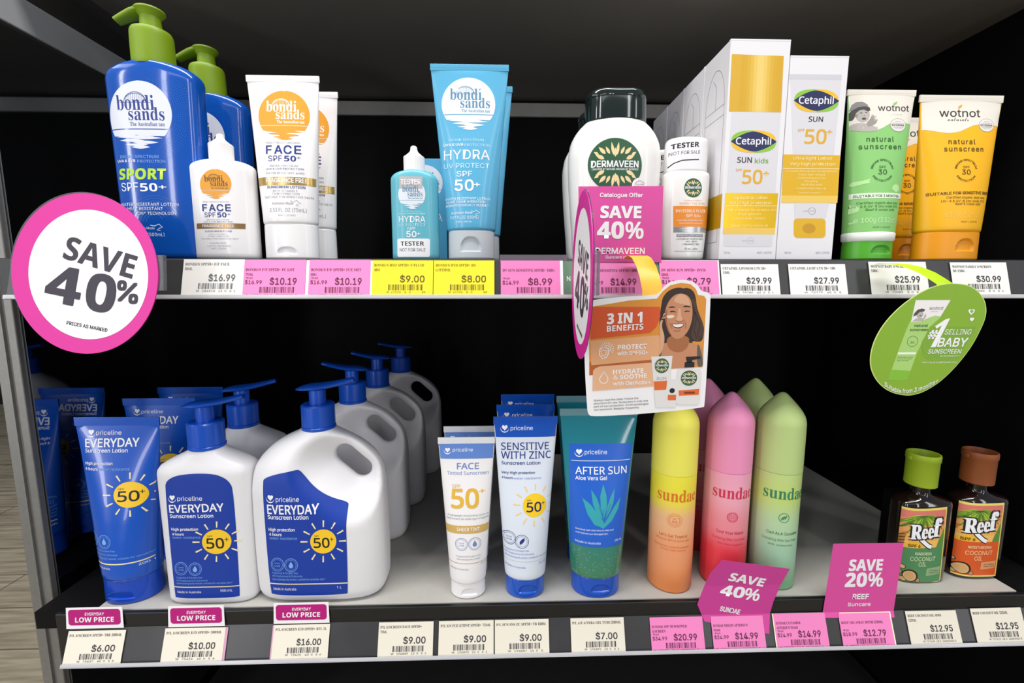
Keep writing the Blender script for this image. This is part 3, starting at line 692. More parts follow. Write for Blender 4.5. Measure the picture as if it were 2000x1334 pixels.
# --- tall white cartons
CARD = mat('#e9e7ea', .42); FOIL = mat('#e0b418', .26, metal=.4); GOLDF = mat('#e0b01c', .36, metal=.12); GOLDT = mat('#e2ac2c', .42); PALEY = mat('#efc95c', .42); TUBEG = mat('#dcdadf', .45); CREAMT = mat('#f4e3a8', .45)
DK = mat('#2a2a33', .5)
def rays(t, cx, cy, r0, r1, n, m, wid=2):
    for i in range(n):
        a = 2 * pi * i / n; t.line('lettering', [(cx + r0 * cos(a), cy + r0 * sin(a)), (cx + (r1 if i % 2 else r1 * .85) * cos(a), cy + (r1 if i % 2 else r1 * .85) * sin(a))], wid, m)
def kids_box(label, loc):
    t = Thing('carton', label, 'carton', loc, 'tall white cartons with gold caps printed on them')
    t.part('box', merge(box(-29, 29, 0, 52, 0, 205, .4), box(-29, 29, -.1, 3, 204, 205.6, .2)), CARD, smooth=False); t.surf = flat(0)
    # printed left side: line drawing of the bottle and the end of the gold band
    def bar(y0, z0, y1, z1, w_=.5):
        d = np.array([y1 - y0, z1 - z0]); d = d / np.linalg.norm(d); n_ = np.array([-d[1], d[0]]) * w_ / 2
        return [(-29.12, y0 + n_[0], z0 + n_[1]), (-29.12, y1 + n_[0], z1 + n_[1]), (-29.12, y1 - n_[0], z1 - n_[1]), (-29.12, y0 - n_[0], z0 - n_[1])], [(0, 1, 2, 3)]
    arc = [(6 + 20 * (1 - cos(a)), 150 + 38 * sin(a)) for a in np.linspace(0, pi, 17)]
    P = [(6, 18), (6, 150)] + arc + [(46, 150), (46, 18), (6, 18)]
    sp = [bar(*P[i], *P[i + 1]) for i in range(len(P) - 1) if math.dist(P[i], P[i + 1]) > .01] + [bar(6, 150, 46, 150), bar(6, 140, 46, 140), bar(24, 150, 24, 172), bar(24, 172, 31, 180)]
    t.part('side_drawing', merge(*sp), GREY, smooth=False)
    t.part('side_band', ([(-29.1, 0, 31), (-29.1, 52, 31), (-29.1, 52, 64), (-29.1, 0, 64)], [(0, 1, 2, 3)]), FOIL, smooth=False)
    t.A = (344.9, 1297.7, .1749, .1644, .0645)
    t.poly('bottle_picture', [(261, 440), (536, 440), (490, 1212), (478, 1220), (222, 1220), (208, 1212)], TUBEG)
    t.poly('bottle_picture', [(264, 130), (550, 136), (537, 445), (246, 442)], GOLDF, 2)
    for i in range(16):
        u0, u1 = i / 16, (i + 1) / 16; k_ = .5 + .5 * cos((i - 8.6) / 16 * 2 * pi) ; k_ = k_ ** 3 * .9 + .12 * (i < 3)
        c = '#%02x%02x%02x' % tuple(int(a_ + (b_ - a_) * k_) for a_, b_ in zip((0xd6, 0xa6, 0x1e), (0xf1, 0xd4, 0x7c)))
        t.poly('bottle_picture', [(264 + 286 * u0, 130 + 6 * u0), (264 + 286 * u1, 130 + 6 * u1), (246 + 291 * u1, 442 + 3 * u1), (246 + 291 * u0, 442 + 3 * u0)], mat(c, .36), 3)
    cetaphil(t, 384, 610, 130, 63)
    T(t, 'lettering', [('SUN', 290, 372, 730, 31)], DK, 'H', .012); T(t, 'lettering', [('kids', 390, 466, 732, 26)], mat('#79a93a', .45), 'H', .012)
    T(t, 'lettering', [('SPF', 282, 318, 780, 14), ('50', 318, 430, 850, 78)], GOLDT, 'H', .012); T(t, 'lettering', [('+', 438, 470, 808, 34)], GOLDT, 'H', .02); rays(t, 385, 812, 55, 100, 36, GOLDT, 1.6)
    t.poly('gold_band', [(222, 905), (524, 905), (508, 1108), (208, 1108)], FOIL, 2); t.poly('gold_band', [(208, 1108), (508, 1108), (505, 1147), (205, 1147)], PALEY, 2)
    t.rect('gold_band', 215, 977, 516, 981, CREAMT, 3)
    T(t, 'gold_band', [('Liposomal Lotion', 272, 462, 940, 18), ('Very high protection', 246, 485, 970, 18)], CREAMT, 'H', .01, 3)
    T(t, 'gold_band', [('High protection for sensitive skin', 230, 512, 1008, 12), ('Broad spectrum', 296, 424, 1032, 12), ('4 hours water resistant', 268, 452, 1057, 12), ('Vitamin E & Pro-Vitamin B5', 250, 466, 1100, 12)], CREAMT, 'H', 0, 3)
    t.ring('icon', 366, 1185, 19, 1.6, GREY); T(t, 'icon', [('UVB', 354, 379, 1189, 8)], GREY); T(t, 'lettering', [('UVA', 316, 342, 1189, 8), ('150 mL', 210, 248, 1262, 12), ('AUST L 302978', 402, 487, 1262, 12)], GREY)
    return t.done()
kb = kids_box('tall white carton with gold cap picture, front one of its row', (249, 447, ZU))
for i, lb in enumerate(('tall white carton, second in the row behind the gold cap picture', 'tall white carton, third in the row, its side drawing in shade', 'tall white carton, last of the row by the back wall')):
    copy_thing(kb, (249, 447 + 53.5 * (i + 1), ZU), lb)
t = Thing('carton', 'white carton with printed tube picture and gold band, beside the taller carton', 'carton', (307.5, 447.5, ZU))
t.part('box', merge(box(-28.6, 28.6, 0, 40, 0, 191.5, .4), box(-28.6, 28.6, -.1, 3, 190.5, 192, .2)), CARD, smooth=False); t.surf = flat(0)
t.A = (660.3, 1298.2, .1765, .1656, .0797)
t.poly('tube_picture', [(583, 240), (872, 240), (868, 300), (806, 965), (786, 1054), (608, 1054), (606, 965), (590, 300)], TUBEG)
t.rect('tube_picture', 583, 240, 872, 268, mat('#cfcdd4', .45), 2)
t.rect('tube_picture', 602, 1053, 786, 1168, GOLDF, 2, 24); t.ell('tube_picture', 690, 1112, 38, 30, mat('#c9960f', .4), 3)
cetaphil(t, 732, 384, 127, 63, True)
T(t, 'lettering', [('SUN', 688, 768, 500, 28)], DK, 'H', .012)
T(t, 'lettering', [('SPF', 628, 665, 556, 15), ('50', 665, 785, 622, 78)], GOLDT, 'H', .012); T(t, 'lettering', [('+', 790, 820, 574, 34)], GOLDT, 'H', .02)
t.poly('gold_band', [(545, 685), (868, 688), (856, 920), (534, 920)], GOLDF, 3); t.poly('gold_band', [(534, 920), (856, 920), (853, 962), (531, 962)], PALEY, 3); t.rect('gold_band', 542, 763, 864, 767, CREAMT, 4)
T(t, 'gold_band', [('Ultra-light Lotion', 600, 820, 714, 18), ('Very high protection', 580, 838, 747, 18)], CREAMT, 'H', .01, 4)
T(t, 'gold_band', [('For combination oily skin / broad spectrum', 560, 848, 784, 11), ('4 hours water resistant', 630, 782, 804, 11), ('Contains fragrance free', 626, 785, 823, 11), ('Non-greasy', 666, 740, 842, 11), ("Won't block pores", 645, 765, 862, 11), ('Suitable under make-up', 622, 785, 883, 11), ('Essential vitamin E', 632, 757, 908, 10)], CREAMT, 'H', 0, 4)
t.ring('icon', 708, 1010, 20, 1.6, GREY); T(t, 'icon', [('UVB', 695, 722, 1014, 8)], GREY); T(t, 'lettering', [('UVA', 656, 684, 1014, 8), ('100 mL', 547, 587, 1262, 12), ('AUST L 299720', 728, 808, 1262, 12)], GREY, lay=3)
t.done()

# --- green and yellow natural sunscreen tubes
CREAM = mat('#e7e2d6', .4); WGREEN = mat('#8ac873', .4); WG2 = mat('#55ad2e', .36); WYEL = mat('#f4b412', .4); WY2 = mat('#ec9a10', .38); WINK = mat('#3b3433', .5)
def wotnot(t, x0, x1, yb, sx0, sx1, syb, leaf, lx, ly, k=1.):
    t.text('logo', 'wotnot', x0, x1, yb, 42 * k, WINK, 'I', .006); t.text('logo', 'naturals', sx0, sx1, syb, 20 * k, WINK, 'C')
    t.poly('logo', [(lx - 13, ly + 16), (lx - 10, ly - 2), (lx + 16, ly - 16), (lx + 12, ly + 4), (lx - 4, ly + 14)], leaf, 2)
def badge(t, cx, cy, r):
    t.ell('badge', cx, cy, r, r * .82, mat('#b7b2a8', .5), 2, 28); t.ell('badge', cx, cy, r * .92, r * .74, mat('#e6e3dc', .5), 3, 28)
    T(t, 'badge', [('ECZEMA', cx - r * .78, cx + r * .78, cy + r * .12, r * .22)], WINK, off=.02, lay=4); t.rect('badge', cx - r * .7, cy + r * .25, cx + r * .7, cy + r * .3, GREY, 4); t.rect('badge', cx - r * .72, cy - r * .25, cx + r * .72, cy - r * .2, GREY, 4)
    T(t, 'badge', [('ASSOCIATION', cx - r * .5, cx + r * .5, cy + r * .48, r * .13), ('APPROVED', cx - r * .4, cx + r * .4, cy - r * .38, r * .12)], GREY, lay=4)
def spf_ring(t, cx, cy, r, ink):
    t.arc_text('lettering', 'BROAD SPECTRUM', cx, cy, r - 6, -80, 80, 13, ink, off=.012); t.arc_text('lettering', 'PROTECTION', cx, cy, r + 5, 240, 120, 13, ink, off=.012, inside=True)
    T(t, 'lettering', [('SPF', cx - 24, cx + 24, cy - 15, 17)], ink); T(t, 'lettering', [('30', cx - 29, cx + 29, cy + 27, 33)], ink, off=.008)
GI = mat('#2f5a2c', .5); YI = mat('#4d3a10', .5); GP = mat('#b5e59c', .45)
t = Thing('sunscreen_tube', 'light green sunscreen tube with a hatted baby picture and bright green cap', 'sunscreen tube', (388, 468, ZU))
H = 170.5; L = tube_shape(H, 71, 50, 34, 20, 6); tube_body(t, L, WGREEN, crimp=CREAM, H=H, cz=6)
t.part('white_ring', Loft([(19, 23.5, 15.8, 2), (21, 25.4, 17.4, 2), (27, 26, 17.5, 2), (28.5, 25.2, 16.8, 2)], True).mesh(N=64), mat('#eef0ea', .35))
tube_cap(t, 48, 33, 20.5, WG2, 22, .3, .75, 1.8, cx=3)
t.A = (322.0, 1255.9, 0.1507, 0.1464, 0.0015)
wave = [(-40, 352), (60, 356), (130, 366), (180, 377), (230, 380), (280, 372), (330, 350), (370, 325), (410, 312), (450, 312), (500, 318), (640, 330)]
t.poly('white_panel', [(-40, 118), (640, 118)] + wave[::-1], CREAM)
wotnot(t, 295, 513, 235, 340, 460, 262, mat('#8fc46a', .45), 413, 183)
# the baby picture: sun hat, face, arm and hands
SK = mat('#b8b2ab', .5); SK2 = mat('#9a948e', .5); HAT = mat('#8a8885', .5); HAT2 = mat('#4a4846', .5)
t.poly('baby_picture', [(108, 345), (125, 328), (160, 318), (200, 320), (250, 335), (292, 352), (285, 372), (230, 380), (180, 377), (120, 366)], SK, 2)
t.ell('baby_picture', 193, 262, 46, 54, SK, 2, 32, 8)
t.poly('baby_picture', [(215, 320), (240, 290), (255, 262), (268, 268), (272, 290), (290, 300), (280, 322), (255, 338), (225, 345)], SK2, 3)
for a, b in (((248, 275), (262, 262)), ((262, 285), (282, 275)), ((266, 300), (290, 295))): t.line('baby_picture', [a, b], 9, SK, 4)
t.poly('baby_picture', [(103, 238), (120, 195), (150, 175), (190, 173), (222, 190), (235, 215), (205, 206), (165, 212), (130, 232)], HAT, 3)
t.poly('baby_picture', [(90, 302), (96, 262), (118, 235), (160, 212), (205, 204), (238, 212), (244, 232), (226, 240), (200, 226), (170, 232), (148, 252), (140, 282), (128, 300)], HAT2, 4)
for x, y, rx, ry in ((182, 250, 8, 3), (215, 248, 7, 3)): t.ell('baby_picture', x, y, rx, ry, HAT2, 4, 14)
t.ell('baby_picture', 203, 268, 6, 5, SK2, 4, 14); t.ell('baby_picture', 200, 290, 14, 8, HAT2, 4, 18); t.ell('baby_picture', 152, 268, 9, 13, SK2, 4, 16)
badge(t, 433, 331, 57)
t.text('lettering', 'natural', 215, 398, 447, 34, GI, 'I', .008, sp=1.2); t.text('lettering', 'sunscreen', 168, 453, 498, 34, GI, 'I', .008, sp=1.2)
spf_ring(t, 318, 645, 72, GI)
t.poly('sea_motifs', [(115, 738), (150, 718), (200, 712), (240, 700), (232, 720), (242, 728), (205, 735), (155, 748)], GP); t.poly('sea_motifs', [(385, 770), (395, 745), (420, 735), (445, 748), (450, 775), (420, 795)], GP); t.poly('sea_motifs', [(112, 890), (150, 870), (190, 890), (185, 920), (150, 935), (120, 915)], GP)
for cx, cy, r in ((140, 1000, 48), (130, 800, 30)): t.poly('sea_motifs', [(cx + (r if i % 2 == 0 else r * .3) * sin(pi * i / 5 + .2), cy - (r if i % 2 == 0 else r * .3) * cos(pi * i / 5 + .2)) for i in range(10)], GP)
t.rect('lettering', 140, 798, 640, 833, mat('#e9f5e0', .45), 2); T(t, 'lettering', [('SUITABLE FOR 3 MONTHS+', 157, 455, 826, 17)], GI, off=.012, lay=3)
T(t, 'lettering', [('Certified organic aloe vera', 173, 440, 872, 16), ('UV-A & UV-B zinc oxide 20%', 148, 442, 896, 16), ('Reef & ocean safe', 220, 412, 919, 16), ('AUST L 137692', 265, 385, 1036, 11)], GI, off=.004); T(t, 'lettering', [('e 100g (3.52oz)', 170, 428, 998, 32)], mat('#cdf0bb', .45))
t.done(3, 8, base=.1)
def yellow_tube(label, loc):
    t = Thing('sunscreen_tube', label, 'sunscreen tube', loc, 'yellow natural sunscreen tubes')
    H = 167.5; L = tube_shape(H, 88, 67, 36, 29, 7); tube_body(t, L, WYEL, crimp=CREAM, H=H, cz=7)
    tube_cap(t, 65, 35, 29.5, WY2, 22, .32, .76, 1.8, cx=6)
    t.A = (888.2, 1255.8, 0.1530, 0.1486, -0.0146)
    wv = [(400, 355), (560, 358), (640, 366), (720, 384), (785, 390), (850, 380), (910, 352), (950, 335), (1000, 325), (1060, 328), (1240, 345)]
    t.poly('white_panel', [(400, 140), (1240, 140)] + wv[::-1], CREAM)
    wotnot(t, 718, 998, 276, 770, 916, 306, mat('#d9a23a', .45), 858, 206, 1.25); badge(t, 1043, 332, 57)
    t.text('lettering', 'natural', 773, 955, 466, 34, YI, 'I', .008, sp=1.2); t.text('lettering', 'sunscreen', 745, 1013, 516, 34, YI, 'I', .008, sp=1.2)
    spf_ring(t, 888, 647, 72, YI)
    t.text('lettering', 'SUITABLE FOR SENSITIVE SKIN', 667, 1075, 812, 18, YI, 'I', .012, dy=.02)
    T(t, 'lettering', [('Certified organic aloe vera', 766, 1040, 837, 16), ('UV-A & UV-B zinc oxide 20%', 740, 1042, 861, 16), ('Reef & ocean safe', 822, 1004, 881, 16), ('AUST L 137693', 866, 985, 999, 11)], YI, off=.004); T(t, 'lettering', [('e 150g (5.29oz)', 765, 992, 960, 32)], mat('#f9d266', .45))
    return t.done(3, 8, base=.1)
yt = yellow_tube('wide yellow sunscreen tube with cream top and orange cap, in front', (475, 471, ZU))
copy_thing(yt, (470, 532, ZU), 'yellow sunscreen tube in shade, behind the gap between green and yellow tubes')

# ------------------------------------------------------------------ lower shelf
CRL = mat('#f0e3b0', .45)
def icons(t, c1, c2, r, m, kind='drop'):
    for (cx, cy), part in ((c1, 'icon#a'), (c2, 'icon#b')): t.ring(part, cx, cy, r, r * .07, m); t.ring(part, cx, cy, r * .78, r * .04, m)
    cx, cy = c1; T(t, 'icon#a', [('UVA', cx - r * .42, cx + r * .42, cy - r * .06, r * .24), ('UVB', cx - r * .42, cx + r * .42, cy + r * .34, r * .24)], m)
    cx, cy = c2
    if kind == 'drop': t.poly(part, [(cx, cy - r * .55)] + [(cx + r * .34 * cos(a), cy + r * .12 + r * .34 * sin(a)) for a in np.linspace(radians(-30), radians(210), 18)], m, 2)
    else: t.poly(part, [(cx - r * .3, cy + r * .5), (cx - r * .34, cy + r * .05), (cx + .05 * r, cy - r * .4), (cx + r * .42, cy - r * .55), (cx + r * .38, cy - r * .1), (cx + r * .05, cy + r * .3)], m, 2)

def everyday_tube(label, loc):
    t = Thing('sunscreen_tube', label, 'sunscreen tube', loc, 'royal blue sunscreen tubes')
    H = 200; L = tube_shape(H, 88, 57, 46, 27, 9); tube_body(t, L, PBLUE, crimp=PBLUE, H=H)
    tube_cap(t, 55, 44, 28, mat('#1047b8', .26, coat=.3), 30, .22, .55, 2, cx=0)
    t.A = (464.2, 1310.4, 0.2198, 0.2235, 0.0103)
    priceline(t, 352, 488, 19, 376, 495, 498, 20)
    t.text('lettering', 'EVERYDAY', 323, 578, 556, 39, INKW, 'H', .014, dy=.012); T(t, 'lettering', [('Sunscreen Lotion', 323, 526, 580, 17)], INKW, 'H', .014)
    T(t, 'lettering', [('High protection', 321, 458, 637, 13), ('4 hours', 321, 388, 663, 13)], INKW, 'H', .012); T(t, 'lettering', [('water resistance', 394, 538, 663, 13)], SKY, 'H')
    sun(t, 540, 776, 73, 1.2, 1.7, YEL, CRL, INKK, tx=(486, 578, 806, 47), ky=.83, a0=-90, w=4)
    icons(t, (345, 990), (417, 995), 32, SKY)
    T(t, 'lettering', [('Fragrance & Paraben free', 330, 470, 1042, 9), ('0% Oxybenzone & Octinoxate', 330, 480, 1060, 9), ('Dermatologically tested, suitable for sensitive skin*', 330, 640, 1078, 9)], SKY, 'H'); T(t, 'lettering', [('Made in Australia', 332, 440, 1128, 10), ('200 mL', 556, 622, 1122, 11)], INKW, 'H')
    t.rect('lettering', 310, 1098, 700, 1104, CRL)
    return t.done(3, 8, base=.1)
et = everyday_tube('blue sunscreen tube at the left end of the lower shelf, nearest the front', (-405, 470, 0))
copy_thing(et, (-420.5, 550, 0), 'blue sunscreen tube second in the left row, behind the front blue tube'); copy_thing(et, (-424, 611, 0), 'blue sunscreen tube last in the left row, behind the second blue tube')

def paddle_pump(t, z0, rc, zc, rs, zs, zt, turn, drop=6., L0=22, L1=36, mm=None):
    """collar, stem and a lens shaped press paddle with a spout on one side; turn is the spout's bearing in degrees"""
    m = mm or PPUMP
    pc = t.part('pump_collar', merge(cyl(rc, z0 + 3, zc, bev=1.4), cyl(rc + .5, z0, z0 + 4)), m); t.part('pump_stem', cyl(rs, zc - 1, zs), m, pc)
    c, s = cos(radians(turn)), sin(radians(turn))
    pts = []; wh = []
    for i in range(15):
        u = -L0 + (L0 + L1) * i / 14; q = u / L1 if u > 0 else u / L0
        wdt = 13.5 * math.sqrt(max(.02, 1 - (u / L0) ** 2)) if u < 0 else 13.5 * (1 - q) ** 1.3 + 5.0 * (1 - (1 - q) ** 2) + .3
        hh = 3.4 * math.sqrt(max(.06, 1 - q * q)) if u < 0 else 3.4 - .9 * q
        z = zt - 3.6 + drop * (max(0, q) ** 1.4) - (2.2 * q * q if u < 0 else 0)
        pts.append((u * c, u * s, z)); wh.append((max(wdt, 1), max(hh, .6)))
    t.part('pump_head', sweep(pts, wh, 20), m, pc)

def five_hundred(label, loc, turn):
    t = Thing('pump_bottle', label, 'sunscreen bottle', loc, 'half litre white pump bottles')
    st = [(0, 41.5, 16, 4), (1.2, 44.5, 19, 4), (4.5, 46.6, 20.6, 4), (60, 47.2, 21, 4), (143, 47.6, 21, 4), (148, 47, 20.6, 3.8), (152, 44.5, 19.8, 3.4), (156, 38, 18.6, 3), (160, 30, 17.8, 2.6), (164, 21.5, 17.2, 2.3), (166.5, 17.6, 16.9, 2), (168.5, 17, 16.8, 2)]
    L = Loft(st); t.part('bottle', L.mesh(N=96, dz=4), LOTW, sharp=60); t.on(L)
    paddle_pump(t, 168, 17.1, 196.5, 8.4, 213, 218.5, turn, 6, 21, 38)
    t.A = (323.2,1286.1,0.1882,0.2050,-0.0924)
    t.blob('label', [(140, 1247), (132, 1236), (84, 645), (95, 608), (140, 582), (200, 573), (250, 570), (320, 571), (378, 580), (430, 612), (454, 668), (496, 1236), (488, 1247)], PLAB)
    priceline(t, 126, 699, 21, 156, 290, 712, 23)
    t.text('lettering', 'EVERYDAY', 111, 405, 776, 41, INKW, 'H', .014, dy=.02); T(t, 'lettering', [('Sunscreen Lotion', 113, 350, 803, 18)], INKW, 'H', .014)
    T(t, 'lettering', [('High protection', 120, 268, 872, 14), ('4 hours', 124, 190, 898, 13)], INKW, 'H', .012); T(t, 'lettering', [('water resistance', 125, 280, 915, 12)], SKY, 'H')
    sun(t, 368, 935, 79, 1.17, 1.66, YEL, CRL, INKK, tx=(316, 410, 970, 54), ky=.84, a0=-90, w=4.5)
    icons(t, (172, 1080), (250, 1083), 35, SKY)
    T(t, 'lettering', [('Fragrance & Paraben free', 146, 290, 1135, 9), ('0% Oxybenzone & Octinoxate', 146, 320, 1151, 9), ('Dermatologically tested, suitable for sensitive skin*', 146, 456, 1167, 9)], SKY, 'H'); T(t, 'lettering', [('Made in Australia', 150, 283, 1217, 12), ('500 mL', 390, 456, 1212, 13)], INKW, 'H')
    t.rect('lettering', 128, 1181, 491, 1186, CRL, 2)
    return t.done(2, 8, base=.18)
fh = five_hundred('half litre white pump bottle with blue label, in front beside the blue tube', (-311, 466.5, 0), 12)
f2 = copy_thing(fh, (-314, 540, 0), 'half litre white pump bottle behind the front one, only its shoulder and pump visible', rotz=6)
for ch in list(f2.children):
    if ch.name.startswith('label'):   # plain back turned to the front
        for g in list(ch.children): bpy.data.objects.remove(g)
        bpy.data.objects.remove(ch)

# --- one litre jugs with a through handle
JB = Loft([(0, 59, 24, 3.4), (1.5, 63, 28, 3.4), (6, 67, 31, 3.6), (12, 69, 32, 3.6), (60, 70, 32.5, 3.6), (118, 70, 32.5, 3.4), (133, 69, 32, 3.2), (145, 66.5, 31, 3), (155, 61, 29.5, 2.8), (163, 54, 27.5, 2.6), (170, 46, 25.5, 2.4), (176, 36.5, 23, 2.2), (181, 26, 20, 2), (183.5, 20, 18.3, 2), (185.5, 17.6, 17.4, 2)])
def jug_f(x, y, z):
    a, b, n, cx, cy = JB.sec(np.clip(z, 0, 185.5))
    f = ((np.abs(x / a)) ** n + (np.abs(y / b)) ** n) ** (1 / n); body = (f - 1) * np.minimum(a, b) * .9
    body = np.maximum(body, np.maximum(-z, z - 186))
    p, q = np.array([28., 156.]), np.array([45., 140.]); d = q - p; u = np.clip(((x - p[0]) * d[0] + (z - p[1]) * d[1]) / (d @ d), 0, 1)
    dist = np.hypot(x - p[0] - u * d[0], z - p[1] - u * d[1]) - 10.5
    lim = 6.5 + np.maximum(0, dist - 4) * .72; k = 5.
    dish = np.abs(y) - lim
    h = np.clip(.5 + .5 * (body - dish) / k, 0, 1); g = dish * (1 - h) + body * h + k * h * (1 - h)
    hole = -dist; k = 7.
    h = np.clip(.5 + .5 * (g - hole) / k, 0, 1); return hole * (1 - h) + g * h + k * h * (1 - h)
def jug_front(x, z):
    x = np.asarray(x, float); z = np.asarray(z, float); lo_ = np.full(x.shape, -60.); hi = np.full(x.shape, 0.)
    for _ in range(26):
        m = (lo_ + hi) / 2; s = jug_f(x, m, z) > 0; lo_ = np.where(s, m, lo_); hi = np.where(s, hi, m)
    return hi
def jug(label, loc, turn):
    t = Thing('jug', label, 'sunscreen bottle', loc, 'one litre white jugs with blue pumps')
    t.part('jug_body', surface_net(jug_f, (-76, -38, -3), (76, 38, 191), 2.2), LOTW, sharp=None)
    paddle_pump(t, 184.5, 17.1, 212, 8.4, 228, 234, turn, 6, 21, 38)
    t.surf = jug_front; t.A = (327.1,1289.5,0.2217,0.2395,-0.0596)
    t.blob('label', [(118, 1246), (105, 1234), (70, 722), (80, 706), (120, 690), (170, 678), (222, 670), (236, 674), (255, 700), (290, 745), (340, 785), (400, 818), (456, 836), (462, 850), (478, 1236), (468, 1246)], PLAB)
    priceline(t, 112, 791, 19, 139, 247, 806, 22)
    t.text('lettering', 'EVERYDAY', 98, 335, 862, 41, INKW, 'H', .014); T(t, 'lettering', [('Sunscreen Lotion', 99, 291, 886, 18)], INKW, 'H', .014)
    T(t, 'lettering', [('High protection', 103, 227, 941, 14), ('4 hours', 105, 165, 963, 13)], INKW, 'H', .012); T(t, 'lettering', [('water resistance', 106, 238, 980, 12)], SKY, 'H')
    sun(t, 360, 990, 61, 1.2, 1.74, YEL, CRL, INKK, tx=(317, 390, 1018, 44), ky=.92, a0=-90, w=3.8)
    icons(t, (143, 1098), (208, 1100), 31, SKY)
    T(t, 'lettering', [('Fragrance & Paraben free', 118, 240, 1142, 9), ('0% Oxybenzone & Octinoxate', 118, 262, 1157, 9), ('Dermatologically tested, suitable for sensitive skin*', 118, 370, 1173, 9)], SKY, 'H'); T(t, 'lettering', [('Made in Australia', 122, 232, 1221, 12), ('1 L', 425, 447, 1216, 12)], INKW, 'H')
    t.rect('lettering', 103, 1188, 477, 1193, CRL, 2)
    return t.done(2.5, 3, base=.35)
jg = jug('one litre white jug with handle and blue label, front one of four', (-196.5, 476, 0), 12)
for (x, y), lb, tn in zip(((-195, 585), (-187, 678), (-177, 795)), ('one litre white jug, second in the row behind the labelled front jug', 'one litre white jug, third in the row, in shade', 'one litre white jug at the very back of the row'), (165, 165, 175)):
    c = copy_thing(jg, (x, y, 0), lb)
    for ch in list(c.children):
        if ch.name.startswith('pump_collar'): ch.rotation_euler.z = radians(tn)
        if ch.name.startswith('label'):   # plain side to the front
            for g in list(ch.children): bpy.data.objects.remove(g)
            bpy.data.objects.remove(ch)
# --- slim tubes
LBLUE = mat('#6389d0', .36); LINK = mat('#6f86c4', .45); TAN = mat('#d0ab62', .42); ZW = mat('#dfe7f2', .34, coat=.15)
def tinted(label, loc):
    t = Thing('sunscreen_tube', label, 'sunscreen tube', loc, 'slim white tinted face tubes')
    H = 177; L = tube_shape(H, 61, 40, 34, 17, 7); tube_body(t, L, WHITE, crimp=mat('#e4e6ea', .4), H=H, cz=7); tube_cap(t, 38, 32, 18, WHITE, 17, .25, .72, 1.6, cx=2)
    t.A = (214.4, 1265.0, 0.1843, 0.1849, -0.0044)
    t.rect('blue_band', -40, 341, 470, 432, LBLUE); priceline(t, 101, 383, 20, 131, 248, 390, 21)
    t.text('lettering', 'FACE', 156, 283, 491, 35, LINK, 'H', .008); t.text('lettering', 'Tinted Sunscreen', 97, 340, 523, 20, LINK, 'H', .006)
    G = mat('#e6b640', .42); T(t, 'lettering', [('SPF', 128, 178, 598, 20)], mat('#dcb25a', .45)); T(t, 'lettering', [('50', 125, 280, 712, 106)], G, 'H', .018); T(t, 'lettering', [('+', 284, 320, 632, 34)], G)
    T(t, 'lettering', [('A lightweight moisturising lotion to', 100, 338, 762, 11), ('help prevent the visible signs of ageing', 96, 338, 781, 11)], GREY, 'H')
    t.rect('tan_band', -40, 816, 470, 862, TAN); T(t, 'tan_band', [('SHEER TINT', 156, 287, 846, 19)], INKW, 'H', .012)
    icons(t, (182, 924), (259, 923), 36, LINK); T(t, 'lettering', [('Fragrance & Paraben free', 150, 292, 1000, 9), ('Dermatologically tested', 155, 288, 1018, 9), ('Made in Australia', 118, 222, 1078, 10), ('75 mL', 292, 325, 1058, 10)], GREY, 'H'); t.rect('lettering', 60, 1037, 400, 1041, mat('#c9a580', .45))
    return t.done(3, 8, base=.1)
tf = tinted('slim white tinted face tube with pale blue top band, in front', (-35.5, 462, 0)); copy_thing(tf, (-34, 500, 0), 'slim tube with pale blue top, just showing above the tinted face tube')
def zinc(label, loc):
    t = Thing('sunscreen_tube', label, 'sunscreen tube', loc, 'white and royal blue zinc tubes')
    H = 199; L = tube_shape(H, 69, 45.5, 37, 21, 8); tube_body(t, L, ZW, crimp=PBLUE, H=H, cz=8); tube_cap(t, 43, 36, 22, PBLUE, 20, .28, .74, 1.8, cx=2)
    t.A = (555.9, 1260.1, 0.1851, 0.1856, -0.0028)
    t.rect('blue_band', 300, 214, 800, 306, PBLUE); priceline(t, 432, 254, 23, 466, 595, 266, 24)
    t.text('lettering', 'SENSITIVE', 411, 688, 379, 41, NAVY, 'H', .004, dy=.003); t.text('lettering', 'WITH ZINC', 411, 700, 429, 41, NAVY, 'H', .004); T(t, 'lettering', [('Sunscreen Lotion', 414, 638, 463, 18), ('Very High protection', 413, 606, 516, 14)], NAVY, 'H', .01); T(t, 'lettering', [('4 hours', 415, 478, 545, 13)], NAVY, 'H', .014); T(t, 'lettering', [('water resistance', 483, 642, 547, 13)], LINK, 'H')
    sun(t, 605, 697, 69, 1.25, 1.8, mat('#fbd022', .42), mat('#f3d376', .45), mat('#1c1f55', .45), tx=(559, 643, 734, 54), a0=-88, w=4)
    icons(t, (457, 892), (531, 907), 39, NAVY, 'leaf')
    T(t, 'lettering', [('Fragrance & Paraben free', 430, 572, 967, 11), ('0% Oxybenzone & Octinoxate', 432, 602, 987, 11), ('Dermatologically tested, suitable for sensitive', 434, 680, 1008, 11), ('Made in Australia', 438, 552, 1068, 12), ('100 mL', 630, 672, 1052, 12)], LINK, 'H', .004); t.rect('lettering', 380, 1026, 720, 1029, mat('#bcc8dd', .45))
    return t.done(3, 8, base=.1)
zc = zinc('white zinc sunscreen tube with royal blue top and cap, in front', (28, 463, 0)); copy_thing(zc, (31, 511, 0), 'royal blue top of the zinc tube second in the row'); copy_thing(zc, (36.5, 561, 0), 'royal blue top of the zinc tube furthest back')
GEL = bpy.data.materials.new('aloe_gel_tube'); GEL.use_nodes = True; nt = GEL.node_tree; _b = nt.nodes['Principled BSDF']
